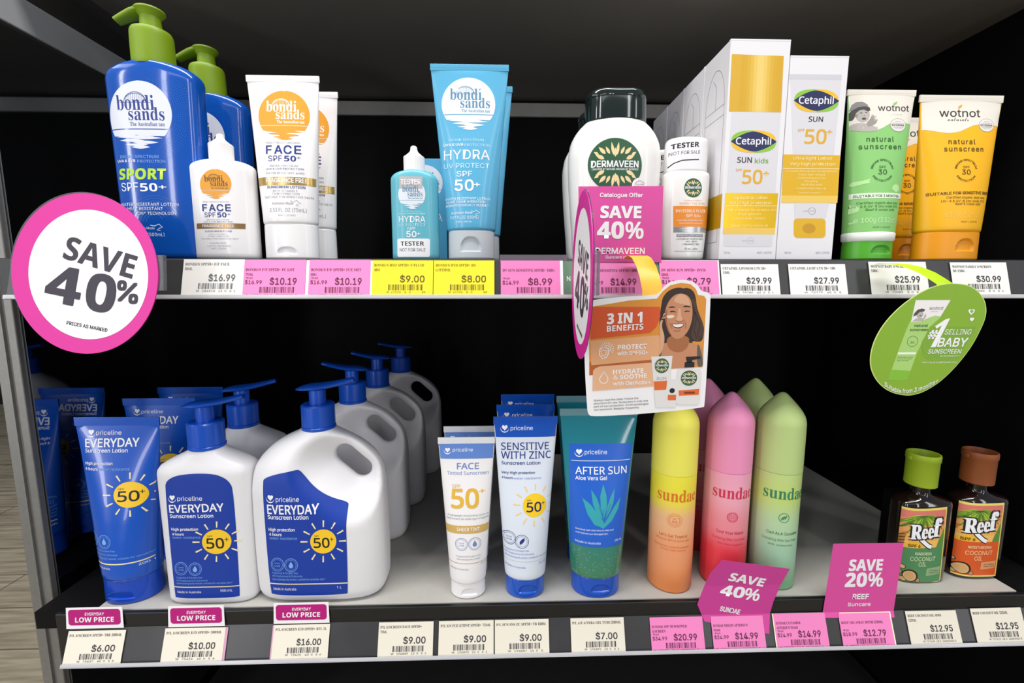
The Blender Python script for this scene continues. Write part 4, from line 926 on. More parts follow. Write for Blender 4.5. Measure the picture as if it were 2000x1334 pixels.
tc = nt.nodes.new('ShaderNodeTexCoord'); sx = nt.nodes.new('ShaderNodeSeparateXYZ'); mr = nt.nodes.new('ShaderNodeMapRange'); mr.inputs['From Min'].default_value = .025; mr.inputs['From Max'].default_value = .15
cr = nt.nodes.new('ShaderNodeValToRGB'); cr.color_ramp.elements[0].color = lin('#3f8a66'); cr.color_ramp.elements[1].color = lin('#1f8b9c'); cr.color_ramp.elements[1].position = .8
vo = nt.nodes.new('ShaderNodeTexVoronoi'); vo.inputs['Scale'].default_value = 330; ss = nt.nodes.new('ShaderNodeMapRange'); ss.inputs['From Min'].default_value = .16; ss.inputs['From Max'].default_value = .30; ss.inputs['To Min'].default_value = .35; ss.inputs['To Max'].default_value = 0
mg = nt.nodes.new('ShaderNodeMix'); mg.data_type = 'RGBA'; mg.inputs['B'].default_value = lin('#9fd0b4')
lt = nt.nodes.new('ShaderNodeMath'); lt.operation = 'LESS_THAN'; lt.inputs[1].default_value = .056; mu = nt.nodes.new('ShaderNodeMath'); mu.operation = 'MULTIPLY'
k = nt.links.new; k(tc.outputs['Object'], sx.inputs[0]); k(sx.outputs['Z'], mr.inputs['Value']); k(mr.outputs['Result'], cr.inputs[0]); k(tc.outputs['Object'], vo.inputs['Vector']); k(vo.outputs['Distance'], ss.inputs['Value']); k(sx.outputs['Z'], lt.inputs[0]); k(lt.outputs[0], mu.inputs[0]); k(ss.outputs['Result'], mu.inputs[1]); k(mu.outputs[0], mg.inputs['Factor']); k(cr.outputs[0], mg.inputs['A']); k(mg.outputs['Result'], _b.inputs['Base Color'])
_b.inputs['Roughness'].default_value = .14; _b.inputs['Transmission Weight'].default_value = .15; _b.inputs['Coat Weight'].default_value = .5
def after_sun(label, loc):
    t = Thing('gel_tube', label, 'gel tube', loc, 'teal aloe gel tubes')
    H = 207; L = tube_shape(H, 85, 57, 44, 22, 8); tube_body(t, L, GEL, name='gel_body', crimp=mat('#6c9aa4', .4), H=H, cz=8); tube_cap(t, 53.5, 43, 23, mat('#1450bd', .26, coat=.3), 21, .3, .7, 1.8, cx=2)
    t.A = (983.0, 1259.7, 0.1866, 0.1848, -0.0040)
    AB = mat('#2563cc', .34); t.poly('label', [(806, 345), (1176, 345), (1120, 942), (818, 942)], AB)
    priceline(t, 862, 393, 24, 894, 1023, 404, 25); t.rect('lettering', 817, 440, 1162, 443, INKW, 2)
    t.text('lettering', 'AFTER SUN', 841, 1140, 519, 43, INKW, 'H', .006); t.text('lettering', 'Aloe Vera Gel', 841, 1021, 551, 21, INKW, 'H', .014)
    AL = mat('#37a6b0', .42); AL2 = mat('#2388a6', .42)
    for P in ([(1000, 575), (1018, 640), (1022, 700), (1005, 770), (985, 710), (982, 640)], [(930, 605), (960, 650), (985, 715), (1002, 785), (965, 745), (940, 690)], [(1068, 600), (1060, 680), (1040, 730), (1012, 785), (1020, 720), (1040, 655)], [(880, 655), (925, 690), (970, 745), (1005, 800), (1000, 828), (950, 810), (910, 750)], [(1104, 655), (1090, 720), (1050, 790), (1000, 832), (985, 825), (1012, 795), (1060, 715)]): t.poly('aloe_motif', P, AL, 2)
    for P in ([(1004, 800), (985, 735), (975, 700)], [(1010, 790), (1025, 735), (1045, 690)], [(1000, 775), (1002, 720)]): t.line('aloe_motif', P, 5, AL2, 3)
    T(t, 'lettering', [('Enriched with Aloe Vera to help cool', 846, 1062, 847, 10), ('and hydrate sun damaged skin.', 846, 1030, 868, 10), ('Made in Australia', 846, 985, 924, 13), ('200 mL', 1070, 1116, 916, 13)], INKW, 'H', .004)
    return t.done(3, 8, base=.1)
ag = after_sun('teal aloe gel tube with blue label, in front', (107.5, 465, 0)); copy_thing(ag, (111, 520, 0), 'teal gel tube behind the labelled one, grey crimp showing above it')

# --- spray cans with pointed domes
def can(label, loc, group, body, dome, ink, name, lines, icon):
    t = Thing('spray_can', label, 'spray can', loc, group)
    t.part('can_body', Loft([(0, 21.5, 21.5), (.8, 23.2, 23.2), (2.5, 24.2, 24.2), (134.6, 24.2, 24.2), (135, 23.7, 23.7)], True).mesh(N=64, dz=30), body)
    t.part('dome_cap', Loft([(135, 23.7, 23.7), (135.5, 24.4, 24.4), (170, 24.4, 24.4), (188, 24.3, 24.3), (194, 23.3, 23.3), (200, 20.6, 20.6), (206, 16.4, 16.4), (211, 12.2, 12.2), (215, 8.6, 8.6), (218, 5.8, 5.8), (220, 3.6, 3.6), (221, 1.5, 1.5), (221.2, .3, .3)]).mesh(N=64, dz=2), dome, sharp=25)
    t.A = (0, 221, 1, 1, 0); R = 24.2
    t.text('lettering', 'sundae', -26, 20, 221 - 107, 13.5, ink, 'R')
    icon(t, ink)
    for s, x0, x1, z, h in lines: t.text('lettering', s, x0, x1, 221 - z, h, ink, 'I', .006)
    t.surf = flat(0); o = t.done(2)
    for ch in o.children:
        if ch.name.startswith(('lettering', 'emblem')):
            for v in ch.data.vertices:
                a = v.co.x / (R * MM); r = R * MM + .00012; v.co.x, v.co.y = r * sin(a), -r * cos(a)
    return o
def ic_sun(t, ink):
    t.ring('emblem', -6, 135, 5.4, .5, ink); T(t, 'emblem', [('SPF', -8.2, -3.8, 134, 1.6), ('50', -8.6, -3.4, 138, 2.6)], ink, off=.01)
    for i in range(32): a = 2 * pi * i / 32; t.line('emblem', [(-6 + 6.6 * cos(a), 135 + 6.6 * sin(a)), (-6 + 8.3 * cos(a), 135 + 8.3 * sin(a))], .35, ink)
def ic_melon(t, ink):
    t.ring('emblem', -4, 135, 5.4, .7, ink); t.ring('emblem', -4, 135, 4.2, .4, ink); t.ring('emblem', -4, 135, 1.4, .5, ink)
    for i in range(10): a = 2 * pi * i / 10; t.line('emblem', [(-4 + 2.4 * cos(a), 135 + 2.4 * sin(a)), (-4 + 3.6 * cos(a), 135 + 3.6 * sin(a))], .5, ink)
def ic_leaf(t, ink):
    t.ring('emblem', -4, 135, 5.2, .6, ink)
    for dx in (-1.8, 0, 1.8): t.ell('emblem', -4 + dx, 135 - dx * .4, .6, 2.6, ink, 2, 12, 20)
    t.line('emblem', [(-7.5, 136.5), (-.5, 133.5)], .4, ink)
oy_ = can('yellow to orange spray can with a dome cap, under the hanging card', (195, 472, 0), None, ombre('yellow_orange_fade', [(0, '#ea8a4a'), (.35, '#f0a070'), (.62, '#f2b98a'), (.8, '#f2e23e'), (1, '#f0e744')], 0, .137), mat('#efe85e', .42), mat('#e0752a', .45), 'sundae',
    [("Let's Get Tropical", -22, 9, 66, 3.4), ('Whipped SPF50 Sunscreen', -26, 12, 61.5, 2.6), ('Broad spectrum UVA/UVB protection', -28, 12, 54, 2.1), ('2 hours water resistant', -20, 8, 50.5, 2.1)], ic_sun)
op = can('pink to red spray can with a pointed pink dome, in front', (259, 477, 0), 'pink spray cans', ombre('pink_red_fade', [(0, '#e2303c'), (.3, '#ee4452'), (.55, '#ee8f9c'), (.8, '#f0a9bc'), (1, '#efa3c0')], 0, .137), mat('#ee93bd', .42), mat('#cf2f52', .45), 'sundae',
    [('Cool Your Melon', -20, 10, 66, 3.4), ('Crackling After Sun Foam', -24, 13, 58.5, 2.8), ('With melon fragrance', -18, 10, 53, 2.2)], ic_melon)
og = can('pale green spray can with a pointed dome, in front', (314.5, 474, 0), 'green spray cans', ombre('green_fade', [(0, '#7cb887'), (.3, '#a3cfae'), (.55, '#b5d6a8'), (.8, '#c0d878'), (1, '#bfd486')], 0, .137), mat('#b9cf85', .42), mat('#35805a', .45), 'sundae',
    [('Cool As A Cucumber', -20, 14, 66, 3.4), ('Crackling After Sun Foam', -24, 13, 58.5, 2.8), ('With moisturiser', -18, 8, 53, 2.2)], ic_leaf)
copy_thing(op, (265, 548, 0), 'pink spray can behind the front pink one, its dome in shade'); copy_thing(og, (327, 548, 0), 'olive green dome of the spray can behind the front green one')

# --- small brown oil bottles
AMB = mat('#1d1210', .08, coat=.7, trans=.25); 
def reef(label, loc, A, Q, capm, low, low_ink, title, small, rot):
    t = Thing('oil_bottle', label, 'oil bottle', loc, None)
    st = [(0, 26, 13, 3), (1, 28, 15, 3), (3, 29.2, 16, 3), (70, 29.8, 16, 3), (92, 29.6, 15.8, 3), (95.5, 27.8, 15, 2.8), (99, 19, 12.8, 2.4, -1, 0), (102, 11.4, 9.8, 2, -2.5, 0), (104, 9.2, 9, 2, -3, 0), (114, 8.8, 8.8, 2, -4, 0)]
    L = Loft(st); t.part('bottle', L.mesh(N=80, dz=3), AMB, sharp=60); t.on(L)
    pr_ = [(8.5, 112.5), (14, 112.5), (14.8, 113.4), (14.9, 141), (15.6, 142.5), (15.7, 148), (15.2, 149.5), (14, 149.5), (13.6, 148.5), (13.3, 128), (3, 127), (.01, 127)]
    V = []; F = []; N = 56
    for r, z in pr_:
        for j in range(N): V.append((r * cos(2 * pi * j / N) - 4, r * sin(2 * pi * j / N), z))
    for i in range(len(pr_) - 1):
        for j in range(N): k_ = (j + 1) % N; F.append((i * N + j, i * N + k_, (i + 1) * N + k_, (i + 1) * N + j))
    t.part('cap', merge((V, F), box(-20.6, -18.4, -2.2, 2.2, 142, 146, .6), box(10.4, 12.6, -2.2, 2.2, 142, 146, .6)), capm, label='open topped cap')
    t.A = A; (ax, ay), (bx, by), (cx, cy), (dx, dy) = Q
    def q(u, v): return ((ax * (1 - u) + bx * u) * (1 - v) + (dx * (1 - u) + cx * u) * v, (ay * (1 - u) + by * u) * (1 - v) + (dy * (1 - u) + cy * u) * v)
    def P(part, pts, m, lay): t.poly(part, [q(*p) for p in pts], m, lay)
    R = lambda u0, v0, u1, v1: [(u0, v0), (u1, v0), (u1, v1), (u0, v1)]
    P('label', R(0, 0, 1, 1), mat('#e9d66a', .42), 1)
    for i, c in enumerate(('#d9786a', '#e08a62', '#e79c5a', '#edae58', '#efbf63')): P('label', R(.03, .03 + .1 * i, .97, .13 + .1 * i), mat(c, .45), 2)
    P('label', R(.03, .52, .97, .98), low, 3); P('label', [(.97, .25), (.97, .52), (.8, .52), (.84, .44), (.9, .36)], mat('#5d8a3c', .45), 3)
    LG = (mat('#8db32a', .45), mat('#5f8c22', .45), mat('#a7c43c', .45))
    for i, (a, l_, b) in enumerate(((178, .46, .08), (160, .46, .1), (140, .4, .1), (118, .3, .08), (60, .3, .08), (38, .42, .1), (18, .5, .1), (2, .5, .08), (196, .42, .07), (-14, .46, .07), (90, .26, .09))):
        c_, s_ = cos(radians(a)), sin(radians(a)) * .75; n_ = (-s_, c_); pts = []
        for k_ in range(9):
            w_ = k_ / 8; e = b * sin(pi * w_ ** .8) * .55; pts.append((.46 + c_ * l_ * w_ + n_[0] * e, .10 + s_ * l_ * w_ * .55 + .14 * w_ * w_ + n_[1] * e * .5))
        for k_ in range(7, 0, -1):
            w_ = k_ / 8; e = -b * sin(pi * w_ ** .8) * .55; pts.append((.46 + c_ * l_ * w_ + n_[0] * e, .10 + s_ * l_ * w_ * .55 + .14 * w_ * w_ + n_[1] * e * .5))
        P('palm_motif', [(min(.97, max(.03, x)), min(.5, max(.03, y))) for x, y in pts], LG[i % 3], 3)
        t.line('palm_motif', [q(min(.96, max(.04, .46 + c_ * l_ * w_)), min(.5, max(.04, .10 + s_ * l_ * w_ * .55 + .14 * w_ * w_))) for w_ in np.linspace(0, .95, 6)], 2.5, mat('#33551c', .5), 4)
    P('palm_motif', [(.03, .5), (.05, .38), (.12, .32), (.18, .30), (.14, .40), (.12, .52)], mat('#b07a3a', .45), 3)
    for v in (.36, .40, .44, .48): t.line('palm_motif', [q(.05, v + .01), q(.14, v - .02)], 3, INKK, 4)
    c0 = q(.32, .52); t.ell('palm_motif', c0[0], c0[1], 46, 40, mat('#edb733', .45), 3, 30, 0, 180, 360)
    x0, y0 = q(.22, .40); x1, y1 = q(.82, .33)
    def outl(m, lay, o, wd):
        t.text('logo', 'Ree', x0, x0 + (x1 - x0) * .80, y0, 80, m, 'R', o, lay, dy=.10); t.text('logo', 'f', x0 + (x1 - x0) * .80, x1 + 12, y0 - 18, 100, m, 'R', o, lay, dy=.1)
        s0 = q(.40, .36); s1 = q(.52, .45); s2 = q(.68, .515); t.line('logo', [s0, ((s0[0] + s1[0]) / 2 - 2, (s0[1] + s1[1]) / 2 + 4), s1, ((s1[0] + s2[0]) / 2, (s1[1] + s2[1]) / 2 + 4), s2], wd, m, lay)
    outl(INKK, 5, .05, 34); outl(INKW, 6, .012, 22)
    a0, a1 = q(.19, .505), q(.43, .505); t.text('lettering', 'SPF 6', a0[0], a1[0], a0[1], 16, mat('#5c3a10', .5), 'I', .02, 5)
    a0, a1 = q(*small[1]), q(small[2], small[1][1]); t.text('lettering', small[0], a0[0], a1[0], a0[1], 15, low_ink, 'I', .012, 5)
    for s, u0, u1, v in title:
        a0, a1 = q(u0, v), q(u1, v); t.text('lettering', s, a0[0], a1[0], a0[1], 24, low_ink, 'I', .004, 5, dy=.02)
    a = [q(.62, .80), q(.95, .78), q(.94, .88), q(.61, .90)]; t.poly('lettering', a, mat('#8fae7c' if 'SUNSCREEN' in small[0] else '#d9996a', .45), 4)
    for i, s in enumerate(('VITAMIN E', 'ENRICHED')): a0, a1 = q(.68, .835 + .03 * i), q(.92, .835 + .03 * i); t.text('lettering', s, a0[0], a1[0], a0[1], 7, INKK, 'I', .01, 5)
    K = mat('#2a1a10', .5); N1 = mat('#d8b07a', .45); N2 = mat('#b98a52', .45)
    for u, v, r, m in ((.06, .85, 14, N2), (.14, .94, 12, N1), (.42, .95, 11, N2), (.12, .78, 11, N1), (.08, .94, 12, N2)):
        c_ = q(u, v); t.ell('coconut_motif', c_[0], c_[1], r + 3, r + 3, K, 4, 16); t.ell('coconut_motif', c_[0], c_[1], r, r, m, 5, 16)
    c_ = q(.27, .89); t.ell('coconut_motif', c_[0], c_[1], 38, 36, K, 6, 28); t.ell('coconut_motif', c_[0] - 3, c_[1] + 2, 31, 30, N1, 7, 26); t.ell('coconut_motif', c_[0] - 3, c_[1] + 3, 25, 24, mat('#cfa36a', .45), 8, 24)
    return t.done(2.5, 4, base=.15, labels={'label': 'tropical picture label'})
reef('small dark brown oil bottle with open lime green cap and green label', (486, 473, 0), (754.3, 882.1, .1965, .2041, .1253), [(635, 445), (888, 430), (848, 876), (600, 886)], mat('#8fa81e', .45, noise=.06), mat('#4f8a58', .45), mat('#d9e0b0', .5), [('COCONUT', .24, .80, .69), ('OIL', .42, .60, .765)], ('SUNSCREEN', (.33, .61), .70), 0)
reef('small dark brown oil bottle with open rust brown cap and orange label', (558, 478, 0), (1088.2, 858.2, .2, .2066, .1427), [(968, 410), (1228, 406), (1175, 840), (910, 840)], mat('#8a4a22', .5, noise=.1), mat('#d8571c', .45), mat('#f0d2a0', .5), [('COCONUT', .28, .84, .70), ('OIL', .46, .63, .775)], ('MOISTURISING', (.32, .61), .80), 0)
t = Thing('black_block', 'plain black block standing behind the two oil bottles', 'shelf divider', (0, 0, 0))  # plain black box filling the dark area behind the oil bottles
t.part('block', box(479, 568, 503, 516, 0, 88, 1), mat('#060606', .9, spec=.1), smooth=False)

# ------------------------------------------------------------------ tickets, cards and signs
PINK = mat('#f287c2', .5); PINK2 = mat('#ec82bd', .5); YELT = mat('#f6e52a', .5); PAPER = mat('#eceae4', .55); CREAMP = mat('#e2dccb', .6); HOT = mat('#dc4d9f', .45); HOT2 = mat('#cc3f95', .45); MAG = mat('#b60d77', .4); ROUND = mat('#da2799', .45)
INKG = mat('#3d3a42', .55); INKP = mat('#6b2a50', .55); INKY = mat('#6a5f14', .55); WHT = mat('#f3f1f2', .45); CREAM2 = mat('#f6efd0', .5)
def sheet(t, name, P, m, th=.35, cuts=(), parent=None):
    """thin card with outline P (local x,z), following the thing's surface, with thickness"""
    bm = bmesh.new(); bm.faces.new([bm.verts.new((x, 0, z)) for x, z in P]); bm.normal_update(); bmesh.ops.triangulate(bm, faces=bm.faces[:])
    for k in cuts: bmesh.ops.bisect_plane(bm, geom=bm.verts[:] + bm.edges[:] + bm.faces[:], plane_co=(0, 0, k), plane_no=(0, 0, 1))
    bm.normal_update()
    for g in bm.faces:
        if g.normal.y > 0: g.normal_flip()
    q = np.array([v.co[:] for v in bm.verts]); bm.verts.index_update(); F = [tuple(v.index for v in g.verts) for g in bm.faces]
    E = [e for e in bm.edges if len(e.link_faces) == 1]; bd = []
    for e in E:
        lp = e.link_loops[0]; bd.append((lp.vert.index, lp.link_loop_next.vert.index))
    bm.free(); y = t.surf(q[:, 0], q[:, 2]); n = len(q)
    V = np.concatenate([np.stack([q[:, 0], y, q[:, 2]], 1), np.stack([q[:, 0], y + th, q[:, 2]], 1)])
    F2 = F + [tuple(i + n for i in g[::-1]) for g in F] + [(b, a, a + n, b + n) for a, b in bd]
    return t.part(name, (V, F2), m, parent, smooth=False)
def chaikin(P, n=2):
    for _ in range(n): P = [q for i in range(len(P)) for a, b in [(P[i], P[(i + 1) % len(P)])] for q in ((a[0] * .75 + b[0] * .25, a[1] * .75 + b[1] * .25), (a[0] * .25 + b[0] * .75, a[1] * .25 + b[1] * .75))]
    return P
BARS = [3, 1, 1, 2, 1, 1, 2, 1, 1, 1, 3, 1, 1, 1, 2, 2, 1, 1, 1, 2, 3, 1, 1, 1, 1, 2, 1, 2, 1, 1, 3, 1, 2, 1, 1, 1, 1, 3, 1, 1, 2, 1, 1, 2, 1, 1, 3]
def ticket(rail, x, h0, w_, hh, col, ink, title, price, foot, label, was=None, back=None, rot=0., shear=0., out=1.3, cap=None, group=None):
    """paper shelf ticket on the rail: x of its middle, foot height h0 on the rail"""
    t = Thing('price_tag', label, 'price tag', rail.at(x, h0, out), group, (-rail.tilt, rot, 0), flat(0))
    P = [(-w_ / 2 + shear, 0), (w_ / 2 + shear, 0), (w_ / 2, hh), (-w_ / 2, hh)]
    sheet(t, 'ticket_paper', P, col, .25)
    if back:
        dx, dz, bm_ = back; t.surf = flat(.28); sheet(t, 'backing_card', [(p + dx, q + dz) for p, q in P], bm_, .2); t.surf = flat(0)
    t.A = (-w_ / 2, hh, w_ / 100, hh / 66, 0)   # ticket artwork is 100 units wide, 66 tall
    t.A = (0, 66, w_ / 100, hh / 66, 0); X = lambda v: v - 50
    y0 = 6 if not was else 15
    for i, s in enumerate(title): t.text('lettering', s, X(3), X(3) + min(92, 3.15 * len(s)), y0 + 5 + 8.5 * i, 4.6, ink, 'R', -.01)
    t.text('lettering', price, X(43 if len(price) > 5 else 46), X(86), 39 if not was else 44, 11.5, ink, 'I', .012)
    if was: T(t, 'lettering', [('WAS', X(4), X(15), 33.8, 3.2)], ink, 'R'); T(t, 'lettering', [(was, X(3), X(30), 43, 6.5)], ink, 'I', .006)
    b0 = 43 if not was else 48; x_ = X(27); u = (X(83) - X(27)) / sum(BARS)
    for i, b in enumerate(BARS):
        if i % 2 == 0: t.rect('barcode', x_, b0, x_ + b * u * .9, b0 + 10.5, ink, 1)
        x_ += b * u
    t.text('lettering', foot, X(24 if not was else 4), X(88), b0 + 15.5, 3.4, ink, 'I', .004)
    return t.done(lift=.05)
U = [(-268.5, 1.6, 56.5, 35.5, PAPER, mat('#6a6870', .55), ['BONDI/S SPF50+ F/F FACE', '50ML'], '$16.99', 'W   186518   13  0   S  1', None, None, 'white price tag reading $16.99, beside the round pink sign'),
     (-211.6, .5, 57.5, 36.3, PINK, INKP, ['BONDI/S F/F SPF50+ FC LOT', '75ML'], '$10.19', 'W  67151   12  6   08102025  S', '$16.99', None, 'pink price tag reading $10.19, directly right of the white $16.99 tag'),
     (-150.9, .4, 57.5, 36.4, PINK, INKP, ['BONDI/S F/F SPF50+ FCE MST', '60G'], '$10.19', 'W  67028   12  2   08102025  S', '$16.99', (-3, -.3, WHT), 'pink price tag reading $10.19, directly left of the yellow $9.00 tag'),
     (-91.6, .2, 57.6, 36.2, YELT, INKY, ['BONDI/S HYD SPF50+ F/FLUID', '40M'], '$9.00', 'W  67028    8   0             ##', None, (-2, 0, WHT), 'yellow price tag reading $9.00, below the teal tester bottle'),
     (-33.3, .2, 57.8, 36.2, YELT, INKY, ['BONDI/S HYD SPF50+ BD', 'LOT150ML'], '$8.00', 'W  60758    8   0             ##', None, None, 'yellow price tag reading $8.00, below the tall teal tube'),
     (30.2, .2, 57.0, 36.2, PINK2, INKP, ['DV SUN SENSITIVE SPF50+ 100G'], '$8.99', 'W  47890   12  0   08102025  S', '$14.99', (3, 0, WHT), 'pink price tag reading $8.99, left of the edge-on round sign'),
     (111.5, .2, 57.5, 36, PINK2, INKP, ['DV SUN SENSITIVE SPF50+ 200'], '$14.99', 'W  47891   12  0   08102025  S', '$24.99', None, 'pink price tag reading $14.99 behind the yellow hanging strip'),
     (184.3, .9, 57.5, 35.8, PINK, INKP, ['DV SENS SUN SPF50+ INVIS', '50ML'], '$9.79', 'W  47892   12  0   08102026  S', '$15.99', (1.5, .4, WHT), 'pink price tag ending in 9.79, partly behind the hanging card'),
     (244.4, .2, 57, 33, PAPER, INKG, ['CETAPHIL LIPOSOM LTN 50+', '150L'], '$29.99', 'W   70780    40  0   S  1', None, None, 'white price tag reading $29.99, below the tall white carton'),
     (311.4, .2, 57, 33.2, PAPER, INKG, ['CETAPHIL LGHT LTN 50+ 100'], '$27.99', 'W   70779    40  0   S', None, None, 'white price tag reading $27.99, below the green capped tube'),
     (392.6, .2, 58, 35.6, PAPER, INKG, ['WOTNOT BABY S/NCREN SPF', '100G'], '$25.99', 'W   70085    8  0   S  1', None, None, 'white price tag reading $25.99, behind the green oval hanger'),
     (475, 1.7, 57.5, 33.6, PAPER, INKG, ['WOTNOT FAMILY S/NCREEN', '30 150G'], '$30.99', 'W   70086    8  0   S  1', None, None, 'white price tag reading $30.99, right of the green oval hanger')]
for x, h0, w_, hh, col, ink, ti, pr_, ft_, was, bk, lb in U:
    ticket(RU, x, h0, w_, hh, col, ink, ti, pr_, ft_, lb, was, bk, group='price tags on the upper rail')
Lw = [(-418.5, 0, 58, 32.5, CREAMP, INKG, ['P/L S/SCREEN SPF50+ TBE 200ML'], '$6.00', 'W   75437    40  0   S  S', None, None, 'cream price tag reading $6.00, at the left end of the lower rail', 0),
      (-318.5, 0, 62, 33, CREAMP, INKG, ['P/L S/SCREEN E/D SPF50+ 500ML'], '$10.00', 'W   75436    40  0   S  A', None, (2.5, 0, mat('#cf9ab5', .5)), 'cream price tag reading $10.00, below the half litre pump bottle', 0),
      (-208.5, 1.5, 58, 32.5, CREAMP, INKG, ['P/L S/SCREEN E/D SPF50+ BTL 1L'], '$16.00', 'W   75435    40  0   S  6', None, (-1.5, 0, mat('#cf9ab5', .5)), 'cream price tag reading $16.00, below the one litre jug', 0),
      (-99.5, 0, 57.5, 34.3, CREAMP, INKG, ['P/L S/SCREEN FACE SPF50+', '75ML'], '$9.00', 'W   196889   10  0   S  1', None, None, 'cream $9.00 price tag left of the tinted face tube', 0),
      (-36, 0, 58, 34.3, CREAMP, INKG, ['P/L S/S FCE S/TINT SPF50+ 75ML'], '$9.00', 'W   196890   10  0   S  1', None, None, 'cream $9.00 price tag right below the tinted face tube', 0),
      (23, 0, 57.5, 34.3, CREAMP, INKG, ['P/L SUN SNS ZC SPF50+ TB 100M'], '$9.00', 'W   196887   10  0   S', None, None, 'cream $9.00 price tag below the zinc tube', 0),
      (104, 0, 57.5, 34.3, CREAMP, INKG, ['P/L A/F A/VERA GEL TUBE 200ML'], '$7.00', 'W   196891   10  0   S  1', None, None, 'cream price tag reading $7.00, below the aloe gel tube', 0),
      (189.5, 0, 57.5, 33.5, PINK2, INKP, ['SUNDAE SPF 50 WHIPPED', 'S/SCREEN'], '$20.99', 'W  120001   12  0   08102026  S', '$34.99', None, 'pink price tag reading $20.99, below the yellow spray can', 0),
      (256, 0, 57, 33.2, PINK2, INKP, ['SUNDAE MELON AFTERSUN', 'FOAM'], '$14.99', 'W  120002   12  0   08102026  S', '$24.99', None, 'pink $14.99 price tag in front of the slanted pink card', 0),
      (325, 0, 57, 34.6, PINK2, INKP, ['SUNDAE CUCUMBER', 'AFTERSUN FOAM'], '$14.99', 'W  120003   12  0   05102026  S', '$24.99', (-1.2, 0, CREAM2), 'pink $14.99 price tag between the slanted pink card and the upright pink card', 0),
      (397, 0, 57, 33.4, PINK2, INKP, ['REEF OIL S/RAY SPF50 220ML'], '$12.79', 'W  20571   12  0   08102026  S', '$18.99', (1.6, .8, CREAM2), 'pink price tag reading $12.79, below the upright pink card', 0),
      (472, 0, 57, 34.2, CREAMP, INKG, ['REEF COCONUT OIL SPF6', '125ML'], '$12.95', 'W 727160  18 0  14082040 S', None, None, 'cream $12.95 price tag, left one of the two below the oil bottles', 0),
      (546, .5, 57.5, 35, CREAMP, INKG, ['REEF COCONUT OIL 125ML'], '$12.95', 'W 727122  18 0  14082040 S', None, None, 'cream $12.95 price tag at the right end of the lower rail', 0)]
for x, h0, w_, hh, col, ink, ti, pr_, ft_, was, bk, lb, sh_ in Lw:
    ticket(RL, x, h0, w_, hh, col, ink, ti, pr_, ft_, lb, was, bk, shear=sh_, group='price tags on the lower rail')
for x, z0, lb in ((-421, -15.5, 'white card with magenta LOW PRICE panel above the $6.00 tag'), (-317.5, -16, 'white card with magenta LOW PRICE panel above the $10.00 tag'), (-209, -14.8, 'white card with magenta LOW PRICE panel above the $16.00 tag')):
    t = Thing('price_card', lb, 'promotional card', (x, 434.8, z0), 'low price cards above the lower rail', (-4, 0, 0), flat(0))
    sheet(t, 'card', [(-29, 0), (29, 0), (28.4, 22.5), (-28.4, 22.5)], WHT, .35); t.A = (0, 22.5, 1, 1, 0)
    t.rect('magenta_panel', -26.4, 2, 26.4, 18.8, MAG, 1, 3.2)
    t.text('lettering', 'EVERYDAY', -9.5, 9.8, 8.4, 3, WHT, 'I', .012, skew=.1); t.text('lettering', 'LOW PRICE', -19.6, 19.4, 15.6, 5.2, WHT, 'M', .004, skew=.05)
    t.done(lift=.04)

# green shelf strip and clear holder
t = Thing('shelf_strip', 'dark green strip in the rail behind the middle pink tags', 'shelf strip', RU.at(0, 0, .5), None, (-RU.tilt, 0, 0), flat(0))
sheet(t, 'strip', [(58, .3), (157, .3), (157, 36), (58, 36)], mat('#5d8068', .5), .2); t.A = (0, 36, 1, 1, 0)
t.text('lettering', 'N', 65.3, 68.6, 19.5, 4.5, WHT); t.poly('lettering', [(142, 13), (146, 13), (146, 24), (152, 24), (152, 28), (142, 28)], WHT)
t.done(lift=.05)
t = Thing('card_holder', 'smoky clear plastic holder poking up behind the $8.99 tag', 'card holder', RU.at(33, 34, .2), None, (-RU.tilt, 0, 0), flat(0))
sheet(t, 'holder', [(-32, 0), (33, 0), (33, 8.6), (-32, 8.6)], mat('#8d8692', .2, trans=.55, ior=1.1), .3)

def promo(name, label, loc, surf=flat(0), rot=(0, 0, 0), cat='promotional card', group=None): return Thing(name, label, cat, loc, group, rot, surf)
t = promo('promotional_card', 'pink catalogue offer card standing before the white lotion bottle', (116, 434, 360), rot=(0, 0, 0))
t.A = (455, 1276, .1410, .1400, 0)
sheet(t, 'card', [tuple(p) for p in t.xy([(180, 1272), (748, 1272), (742, 762), (167, 768)])], HOT, .35)
t.text('lettering', 'Catalogue Offer', 314, 604, 836, 26, WHT, 'I', .018); t.text('lettering', 'SAVE', 321, 597, 974, 78, WHT, 'M', .012); t.text('lettering', '40%', 302, 616, 1110, 108, WHT, 'M', .012); t.text('lettering', 'DERMAVEEN', 294, 630, 1215, 40, WHT, 'I', .014); t.text('lettering', 'Suncare range', 362, 562, 1247, 19, WHT, 'I', .012)
t.done(lift=.04)
